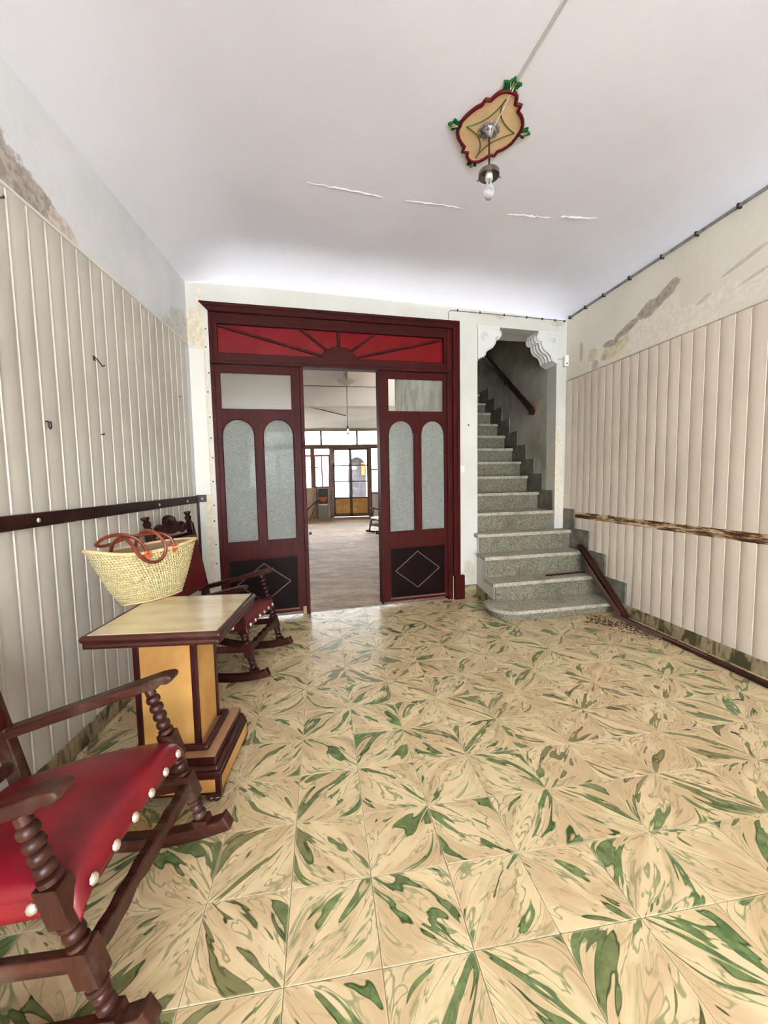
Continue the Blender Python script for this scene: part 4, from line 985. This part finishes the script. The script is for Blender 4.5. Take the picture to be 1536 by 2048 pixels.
    g = MB(); g.prism(top + bot, lambda u, v, w: (bx_(v) + w, u, v), -.014, .014); cr = g.build('crest_rail', wd, root, bevel=.004)
    g = MB()
    for a in range(-3, 4):
        t = a * .33; g.tube([(bx_(.985) + .016, 0, .982), (bx_(1.01) + .024, .030 * math.sin(t), .982 + .034 * math.cos(t)), (bx_(1.04) + .016, .056 * math.sin(t), .982 + .062 * math.cos(t))], [.004, .008, .005], 6)
    g.build('carved_shell', wd, cr, True)
    g = MB()
    for s in (1, -1): g.tube([(bx_(.965) + .016, s * .09, .955), (bx_(.975) + .020, s * .13, .978), (bx_(.965) + .018, s * .175, .962), (bx_(.95) + .016, s * .205, .945)], [.010, .013, .010, .005], 6)
    g.build('carved_scrolls', wd, cr, True)
    return root
c1 = rocking_chair((-.515, 1.150, 0), math.atan2(-.057, .998), 'crimson leather rocking chair with turned legs in the near left corner', MT['chair'], MT['chair_x'], MT['leather'], .045)
def rock_back(o, th):
    rz = o.rotation_euler.z; o.rotation_euler = (0, -th, rz)
    c = Vector((-.20, 0, 1.05)); m = Matrix.Rotation(-th, 3, 'Y'); off = c - m @ c; off.x = 0
    o.location = Vector(o.location) + Matrix.Rotation(rz, 3, 'Z') @ off
rock_back(c1, R(3.4))
rocking_chair((-.518, 2.850, 0), math.atan2(-.161, .987), 'dark rocking chair with maroon seat between the pedestal table and the doors', MT['chair2'], MT['chair2_x'], MT['leather2'])

# ------------------------------------------------------------------ pedestal table
tb = empty('pedestal_table', (-.686, 1.795, 0), R(-2.5), 'square pedestal table with ochre column and dark moulded edges', 'table')
ZT = .722
g = MB(); HX, HY = .246, .258
def mould(z, hx, hy, r):
    g = MB(); q = [(hx, hy), (-hx, hy), (-hx, -hy), (hx, -hy)]
    for (a, b) in zip(q, q[1:] + q[:1]): g.tube([(a[0], a[1], z), (b[0], b[1], z)], r, 10)
    for p in q: g.ball((p[0], p[1], z), r, 10)
    return g
g = MB(); g.box(-HX + .004, HX - .004, -HY + .004, HY - .004, ZT - .050, ZT - .006); core = g.build('top_slab', MT['post_wood'], tb)
mould(ZT - .014, HX - .006, HY - .006, .0135).build('upper_moulding', MT['table_wood'], tb, True)
mould(ZT - .040, HX - .012, HY - .012, .0125).build('lower_moulding', MT['table_wood'], tb, True)
g = MB(); g.box(-HX + .014, HX - .014, -HY + .014, HY - .014, ZT - .008, ZT); g.build('tabletop', MT['tabletop'], tb, bevel=.002)
g = MB(); g.box(-.15, .15, -.15, .15, ZT - .075, ZT - .050); g.build('neck', MT['post_wood'], tb)
CW = .122; CO_ = -.022
g = MB(); g.box(-CW + .008 + CO_, CW - .008 + CO_, -CW + .008, CW - .008, .19, ZT - .06); g.build('column_core', MT['ochre'], tb)
for sx, sy in ((1, 1), (1, -1), (-1, 1), (-1, -1)):
    g = MB(); g.box(min(sx * CW, sx * (CW - .022)) + CO_, max(sx * CW, sx * (CW - .022)) + CO_, min(sy * CW, sy * (CW - .022)), max(sy * CW, sy * (CW - .022)), .19, ZT - .06); g.build('corner_post', MT['post_wood'], tb, bevel=.002)
mould(.193, CW + .004, CW + .004, .014).build('column_base_moulding', MT['table_wood'], tb, True)
g = MB(); g.box(-.178, .178, -.178, .178, .150, .182); g.build('upper_plinth', MT['post_wood'], tb, bevel=.003)
g = MB(); g.box(-.176, .176, -.176, .176, .182, .1835); g.build('plinth_ledge', MT['tan'], tb)
mould(.138, .180, .180, .013).build('plinth_moulding', MT['table_wood'], tb, True)
g = MB(); g.box(-.196, .196, -.196, .196, .108, .130); g.build('plinth_step', MT['post_wood'], tb, bevel=.004)
g = MB(); g.box(-.200, .200, -.200, .200, .040, .110); g.build('plinth_box', MT['post_wood'], tb, bevel=.003)
for sx, sy, w, h in ((1, 0, .001, .180), (-1, 0, .001, .180), (0, 1, .180, .001), (0, -1, .180, .001)):
    g = MB(); cx, cy = sx * .2005, sy * .2005; g.box(cx - max(w, .0012), cx + max(w, .0012), cy - max(h, .0012), cy + max(h, .0012), .052, .104); g.build('ochre_inset', MT['ochre'], tb)
for sx, sy in ((1, 1), (1, -1), (-1, 1), (-1, -1)):
    g = MB()
    for k in range(3): g.ball((sx * (.178 - .022 * k * (k != 2)), sy * (.178 - .022 * (k == 2)), .021), .021, 8, (1, 1, 1))
    g.box(sx * .17 - .03, sx * .17 + .03, sy * .17 - .03, sy * .17 + .03, .030, .044)
    g.build('carved_foot', MT['table_wood'], tb, 40)

# ------------------------------------------------------------------ straw basket
bag = empty('straw_basket', (-.900, 2.035, ZT + .001), math.atan2(.80, .60), 'plaited straw basket bag with brown leather handles standing on the pedestal table', 'bag')
def bag_pt(u, v, sh=0.0):
    a = 2 * math.pi * u; k = v ** .82
    ax_ = .140 + (.250 - .140) * k - sh; by = .052 + (.100 - .052) * k - sh
    ca, sa = math.cos(a), math.sin(a)
    x = ax_ * math.copysign(abs(ca) ** .85, ca) - .020 * k; y = by * math.copysign(abs(sa) ** .9, sa)
    z = v * (.243 + .020 * (abs(ca) ** 2) - .006 * math.sin(a * 3 + 1) * v) + .010 * (1 - v) * (0.5 - 0.5 * math.cos(4 * a)) * .6
    return (x, y, z)
g = MB(); NU, NV = 96, 28
vs = []; fs = []
for j in range(NV + 1):
    for i in range(NU):
        p = bag_pt(i / NU, j / NV); b = .0022 * math.sin(j * math.pi); rdg = .0018 * (1 if j % 2 else -1)
        nrm = Vector((p[0] * .3, p[1], 0)); nrm.normalize(); vs.append((p[0] + nrm.x * rdg, p[1] + nrm.y * rdg, p[2]))
for j in range(NV):
    for i in range(NU): fs.append((j * NU + i, j * NU + (i + 1) % NU, (j + 1) * NU + (i + 1) % NU, (j + 1) * NU + i))
fs.append(tuple(range(NU)))
g.add(vs, fs); g.build('basket_body', MT['palm'], bag, 'all')
g = MB(); vs = []; fs = []
for j in range(NV + 1):
    for i in range(48): vs.append(bag_pt(i / 48, .04 + .95 * j / NV, .007))
for j in range(NV):
    for i in range(48): fs.append((j * 48 + i, j * 48 + (i + 1) % 48, (j + 1) * 48 + (i + 1) % 48, (j + 1) * 48 + i))
fs.append(tuple(range(48))); g.add(vs, fs); g.build('lining', MT['lining'], bag, 'all')
MB().tube([bag_pt(i / 64, 1.0) for i in range(64)], .0075, 8, closed=True).build('rim', MT['palm_rim'], bag, True)
MB().tube([(p[0], p[1], max(p[2], .004) + .002) for p in [bag_pt(i / 64, 0.0) for i in range(64)]], .0055, 6, closed=True).build('bottom_edge', MT['palm_rim'], bag, True)
# handles: local -y is the side facing the camera
FR = lambda x, z: -(.052 + .048 * (z / .25) ** .82) * math.sqrt(max(.1, 1 - ((x + .028) / .26) ** 2)) - .004
hf = smooth([(-.052, FR(-.05, .225) - .004, .222), (-.058, -.094, .250), (-.082, -.085, .292), (-.125, -.045, .318), (-.165, .02, .305), (-.18, .07, .272), (-.13, .085, .262), (-.055, .06, .288), (.0, .01, .300), (.035, -.05, .305), (.065, -.088, .283), (.078, FR(.075, .245) - .004, .240)])
HS = Vector((-.016, 0, .008)); MB().tube([p + HS for p in hf], .0075, 8).build('handle', MT['tan_leather'], bag, True)
hb = smooth([(-.115, .085, .235), (-.118, .05, .275), (-.118, -.03, .305), (-.116, -.098, .275), (-.095, FR(-.09, .22) - .016, .225), (-.055, FR(-.05, .19) - .018, .190), (-.012, FR(-.01, .18) - .018, .186), (.020, FR(.02, .21) - .016, .215), (.026, -.105, .262), (.010, -.06, .312), (-.002, .0, .318), (-.004, .06, .288), (-.002, .088, .240)])
MB().tube([p + HS for p in hb], .0080, 8).build('handle', MT['tan_leather'], bag, True)
for x, z in ((-.068, .230), (.062, .248)):
    poly = [(x, z - .030), (x + .012, z - .016), (x + .019, z), (x + .016, z + .014), (x + .008, z + .018), (x, z + .012), (x - .008, z + .018), (x - .016, z + .014), (x - .019, z), (x - .012, z - .016)]
    g = MB(); g.prism(poly, lambda u, v, w: (u, FR(u, v) - w, v), -.004, .006); g.build('leather_patch', MT['tan_patch'], bag, bevel=.001)

# ------------------------------------------------------------------ far room
FYB = 14.37
g = MB(); g.add([WBn(-1.5, -.0, -.001)[:2] + (-.0012,), WBn(1.40, -.0, 0)[:2] + (-.0012,), (1.4, 7.5, -.0012), (4.6, 7.5, -.0012), (4.6, 15.0, -.0012), (-4.2, 15.0, -.0012), (-4.2, 3.9, -.0012), (-1.6, 3.72, -.0012)], [tuple(range(8))])
struct(g.build('floor', MT['far_floor']), 'dusty worn floor of the far room')
g = MB(); g.box(-3.4, -3.2, 3.5, 14.6, -.1, 4.8); struct(g.build('wall_left', MT['far_wall']), 'pale left wall of the far room')
g = MB(); g.box(4.2, 4.4, 7.5, 14.6, -.1, 4.8); g.box(1.30, 4.4, 9.1, 9.2, -.1, 4.8); struct(g.build('wall_right', MT['far_wall']), 'pale right wall of the far room')
g = MB(); g.box(-3.3, -1.3, 3.50, 3.62, -.1, 4.8); g.box(-3.4, 4.4, 9.95, 10.2, 3.05, 5.0); struct(g.build('wall_middle', MT['far_wall']), 'header wall across the far room above the lower ceiling')
def vault(u, v):
    x = -3.3 + 4.8 * u; y = 3.55 + 6.45 * v; c = x - .25; k = (c / 3.0) - math.floor(c / 3.0); a = abs(2 * k - 1)
    return (x, y, 3.57 + .75 * max(0.0, 1 - a ** 2.2) ** .5)
struct(MB().grid(vault, 96, 4).build('ceiling', MT['far_wall'], smooth='all'), 'vaulted ceiling of the far room')
g = MB(); g.box(-3.4, 4.4, 10.15, 14.7, 3.05, 3.2); struct(g.build('ceiling', MT['far_wall']), 'low flat ceiling over the glazed end')
g = MB()
for k in range(7):
    t = k / 6; pass
g.lathe((.25, 9.93, 3.64), (0, 0, -1), [(0, .22), (.03, .20), (.06, .13), (.09, .07), (.12, .03)], 12); struct(g.build('trim_8', MT['far_wall'], smooth=True), 'pointed vault corbel in the far room')
# glazed end wall: frames and panes
gw = struct(empty('window_1', (0, FYB, 0)), 'wide row of glazed transom lights across the far end'); GO = gw.location.copy()
def fp(x0, x1, z0, z1, name, mat, par, dy=.05, y=FYB): return MB().box(x0, x1, y - dy, y + dy, z0, z1).build(name, mat, par, org=GO, bevel=.004)
g = MB()
g.box(-3.4, -1.30, FYB - .08, FYB + .12, -.1, 1.05); g.box(-1.30, -.30, FYB - .08, FYB + .12, -.1, 1.05); g.box(1.16, 4.4, FYB - .08, FYB + .12, -.1, .83); g.box(-3.4, 4.4, FYB - .08, FYB + .12, 2.98, 3.06); g.box(-3.4, -3.0, FYB - .08, FYB + .12, 1.0, 3.0); g.box(3.3, 4.4, FYB - .08, FYB + .12, .8, 3.0)
struct(g.build('wall_far', MT['far_wall']), 'low end wall below the far windows')
for x in (-3.0, -1.75, -.56, .675, 2.0, 3.3): fp(x - .035, x + .035, 2.50, 2.98, 'post', MT['far_frame'], gw)
fp(-3.0, 3.3, 2.38, 2.52, 'lintel', MT['far_frame'], gw, .07)
for a, b in ((-3.0, -1.75), (-1.75, -.56), (-.56, .675), (.675, 2.0), (2.0, 3.3)): MB().box(a, b, FYB - .003, FYB + .003, 2.51, 2.98).build('pane', MT['glass'], gw, org=GO)
w2 = struct(empty('window_2', (0, FYB, 1.0)), 'crimson casement window left of the far door')
w2.location = gw.location
fp(-.94, -.80, 1.05, 2.40, 'post', MT['far_frame'], w2, .07); fp(-.30, -.17, .0, 2.40, 'post', MT['far_frame'], w2, .07); fp(-2.1, -2.0, 1.05, 2.4, 'post', MT['far_frame'], w2)
fp(-2.0, -.94, 2.12, 2.18, 'bar', MT['red_frame'], w2, .03); fp(-.80, -.30, 2.12, 2.18, 'bar', MT['red_frame'], w2, .03)
fp(-.585, -.54, 1.08, 2.12, 'bar', MT['red_frame'], w2, .03); fp(-.80, -.78, 1.08, 2.12, 'bar', MT['red_frame'], w2, .03); fp(-.33, -.30, 1.08, 2.12, 'bar', MT['red_frame'], w2, .03); fp(-.80, -.30, 1.05, 1.09, 'bar', MT['red_frame'], w2, .03)
fp(-1.12, -.66, 1.735, 1.765, 'latch_bar', MT['far_frame'], w2, .02, FYB - .10)
for a, b, c, d in ((-2.0, -.94, 1.05, 2.4), (-.80, -.56, 1.08, 2.38), (-.56, -.30, 1.08, 2.38)): MB().box(a, b, FYB - .003, FYB + .003, c, d).build('pane', MT['glass'], w2, org=GO)
d2 = struct(empty('door_2', gw.location), 'brown glazed double door with mustard panels at the far end')
for lx, rx in ((-.17, .425), (.425, 1.04)):
    lf = MB()
    for (a, b, c, d) in ((lx, lx + .05, .02, 2.38), (rx - .045, rx, .02, 2.38), (lx, rx, 2.33, 2.38), (lx, rx, 1.785, 1.825), (lx, rx, 1.225, 1.265), (lx, rx, .64, .70), (lx, rx, .02, .13)): lf.box(a, b, FYB - .03, FYB + .03, c, d)
    L = lf.build('door_leaf', MT['far_frame'], d2, org=GO)
    for c, d in ((.70, 1.225), (1.265, 1.785), (1.825, 2.33)): MB().box(lx + .05, rx - .045, FYB - .003, FYB + .003, c, d).build('pane', MT['glass'], L, org=GO)
    MB().box(lx + .05, rx - .045, FYB - .015, FYB + .015, .13, .64).build('panel', MT['far_panel'], L, org=GO)
fp(1.04, 1.16, 0, 2.40, 'post', MT['far_frame'], d2, .07)
w3 = struct(empty('window_3', gw.location), 'tall bright window right of the far door')
fp(1.16, 2.3, 1.62, 1.67, 'bar', MT['far_frame'], w3, .03); fp(2.25, 2.32, .83, 2.4, 'post', MT['far_frame'], w3); fp(1.16, 3.3, .80, .86, 'sill', MT['far_frame'], w3, .09)
for a, b, c, d in ((1.16, 2.25, .86, 1.62), (1.16, 2.25, 1.67, 2.38), (2.32, 3.3, .86, 2.38)): MB().box(a, b, FYB - .003, FYB + .003, c, d).build('pane', MT['glass'], w3, org=GO)
# courtyard beyond
g = MB(); g.box(-8, 8, 14.6, 24, -.3, -.12); struct(g.build('floor', MT['ground']), 'pale courtyard paving')
AR = [(.40, -.12), (.40, 1.75)] + [(.775 - .375 * math.cos(math.pi * k / 14), 1.75 + .5 * math.sin(math.pi * k / 14)) for k in range(15)] + [(1.15, 1.75), (1.15, -.12)]
g = MB(); YC = 17.0
g.box(-5, .40, YC, YC + .3, -.12, 3.6); g.box(1.15, 6, YC, YC + .3, -.12, 3.6)
arc = AR[2:-2]
for p, q in zip(arc, arc[1:]): g.hexa([(p[0], YC, p[1]), (q[0], YC, q[1]), (q[0], YC + .3, q[1]), (p[0], YC + .3, p[1]), (p[0], YC, 3.6), (q[0], YC, 3.6), (q[0], YC + .3, 3.6), (p[0], YC + .3, 3.6)])
struct(g.build('wall_courtyard', MT['court_white']), 'whitewashed courtyard wall with an arched opening')
g = MB(); g.box(.30, 1.4, YC + .32, YC + .40, -.12, 2.6); struct(g.build('door_3', MT['court_dark']), 'grey shed door behind the courtyard arch')
g = MB(); g.box(.97, 1.12, YC + .26, YC + .325, 1.50, 2.02); tag(g.build('orange_sign', simple('orange_board', (190, 92, 36), .6), bevel=.01), 'orange board hung on the grey door inside the courtyard arch', 'board')
g = MB(); g.box(-8, 8, -9, FY - .22, -.3, -.02); struct(g.build('floor', MT['ground']), 'pale street paving outside the entrance')
g = MB(); g.box(-9, 11, -10.4, -10, -.1, 6.5); struct(g.build('wall_street_blocker', MT['court_white']), 'unseen pale house front added across the street to cut sky light')  # out of view, added to block level sky light entering the hall

# curtain tied at the far door
cu = empty('curtain', (-.26, FYB - .16, 0), 0, 'mauve print curtain gathered to the left of the far door', 'curtain'); CUO = cu.location.copy()
def cur(u, v):
    z = 1.80 - 1.78 * v; w = .055 + .03 * math.sin(math.pi * v)
    x = -.245 - .02 * math.sin(math.pi * min(1, v * 2)) + (u - .5) * 2 * w
    return (x, FYB - .16 + .03 * math.sin(u * 20), z)
o = MB().grid(cur, 30, 24).build('drape', MT['curtain'], cu, 'all', org=CUO); so = o.modifiers.new('thickness', 'SOLIDIFY'); so.thickness = .004
for k in range(8):
    xt = -.26 + .085 * k; w = .016
    g = MB(); g.grid(lambda u, v: (xt + (-.245 - xt) * (v ** .85) + (u - .5) * (w * 2 * (1 - .5 * v)) , FYB - .16 + .012 * math.sin(k), 2.37 - .58 * v), 2, 10)
    o = g.build('gathered_strand', MT['curtain'], cu, 'all', org=CUO); so = o.modifiers.new('thickness', 'SOLIDIFY'); so.thickness = .004
MB().tube([(-.34, FYB - .16, 2.38), (.40, FYB - .16, 2.38)], .012, 8).build('curtain_rod', MT['far_frame'], cu, True, org=CUO)
# hanging bulb and wires
fb = empty('hanging_bulb', (.25, 9.86, 3.5), 0, 'bare bulb hanging on a long wire in the far room', 'lamp'); FBO = fb.location.copy()
MB().tube([(-.9, 9.93, 3.515), (.20, 9.93, 3.50), (1.2, 9.93, 3.485)], .008, 6).build('wall_wire', MT['dark_metal'], fb, True, org=FBO)
MB().tube([(.30, 9.93, 3.50), (.255, 9.88, 3.49), (.25, 9.86, 3.44), (.25, 9.86, 2.55)], .007, 6).build('flex', MT['dark_metal'], fb, True, org=FBO)
g = MB(); g.lathe((.25, 9.86, 2.57), (0, 0, -1), [(0, .012), (.02, .024), (.06, .024), (.075, .016)], 10); g.build('lamp_holder', MT['iron'], fb, True, org=FBO)
g = MB(); g.lathe((.25, 9.86, 2.50), (0, 0, -1), [(0, .014), (.03, .02), (.07, .035), (.10, .036), (.125, .022), (.135, .004)], 12); g.build('bulb', MT['bulb'], fb, True, org=FBO)
g = MB(); g.tube([(-.85, 9.93, 3.07), (-.2, 10.65, 3.03), (.215, 11.3, 3.03), (.25, 11.3, 3.045)], .012, 6); tag(g.build('ceiling_conduit', MT['dark_metal'], smooth=True), 'thin dark conduit slanting under the low far ceiling', 'conduit')
# far rocking chair
rocking_chair((.80, 9.55, 0), math.atan2(-.35, -.94), 'near-black rocking chair with pale seat at the right of the far room', MT['chair3'], MT['chair3'], MT['leather3'])
# folding lounger and cabinet at the far left
lg = empty('folding_lounger', (-.85, 13.2, 0), 0, 'folding lounge chair with dark canvas at the left of the far room', 'lounge chair'); LGO = lg.location.copy()
for yy in (12.95, 13.45):
    MB().tube([(-1.35, yy, .02), (-.75, yy, .62), (-.62, yy, .66)], .018, 6).build('back_tube', MT['dark_metal'], lg, True, org=LGO)
    MB().tube([(-.66, yy, .64), (-.78, yy, .10), (-1.1, yy, .08)], .014, 6).build('front_tube', MT['metal'], lg, True, org=LGO)
    MB().tube([(-.72, yy, .60), (-.95, yy, .02)], .012, 6).build('leg', MT['metal'], lg, True, org=LGO)
g = MB()
for p, q in zip([(-1.5, .30), (-1.2, .22), (-.9, .45), (-.66, .66)], [(-1.2, .22), (-.9, .45), (-.66, .66)]): g.hexa([(p[0], 12.95, p[1]), (q[0], 12.95, q[1]), (q[0], 13.45, q[1]), (p[0], 13.45, p[1]), (p[0], 12.95, p[1] + .03), (q[0], 12.95, q[1] + .03), (q[0], 13.45, q[1] + .03), (p[0], 13.45, p[1] + .03)])
g.build('canvas_sling', MT['canvas'], lg, org=LGO)
cbn = empty('green_cabinet', (-.48, 14.0, 0), 0, 'dark green cabinet with a rounded orange patch beside the curtain', 'cabinet'); CBN = cbn.location.copy()
MB().box(-.72, -.385, 13.9, 14.22, .0, .46).build('lower_body', MT['grey_cloth'], cbn, org=CBN, bevel=.01)
MB().box(-.68, -.385, 13.92, 14.22, .50, 1.02).build('upper_body', MT['green_cab'], cbn, org=CBN, bevel=.01)
g = MB(); g.prism([(-.535 + .145 * math.cos(math.pi + math.pi * k / 14), .74 + .17 * math.sin(math.pi + math.pi * k / 14)) for k in range(15)], lambda u, v, w: (u, w, v), 13.90, 13.92); g.build('orange_patch', MT['orange'], cbn, org=CBN)
MB().box(-.76, -.71, 13.86, 13.91, .0, 1.10).build('corner_post', MT['far_frame'], cbn, org=CBN)
MB().box(-.70, -.38, 13.88, 14.22, .46, .50).build('shelf', MT['court_white'], cbn, org=CBN)
bd = MB().box(-1.25, -.86, 14.18, 14.285, .0, 1.03).build('cane_panel', simple('cane_panel', (196, 168, 140), .8, (176, 146, 116), 20), bevel=.004); tag(bd, 'woven cane panel leaning below the far left window', 'panel')
ck = empty('crutch', (-.62, 8.2, 0), 0, 'pale stick with a black rubber end standing past the left door', 'stick'); CKO = ck.location.copy()
MB().tube([(-.66, 8.25, .34), (-.60, 8.2, .005)], .012, 8).build('shaft', MT['white_plastic'], ck, True, org=CKO)
MB().ball((-.585, 8.2, .235), .030, 10).build('rubber_knob', MT['iron'], ck, True, org=CKO)
MB().tube([(-.66, 8.23, .26), (-.585, 8.2, .235)], .008, 6).build('handle', MT['white_plastic'], ck, True, org=CKO)
# debris specks on the far floor
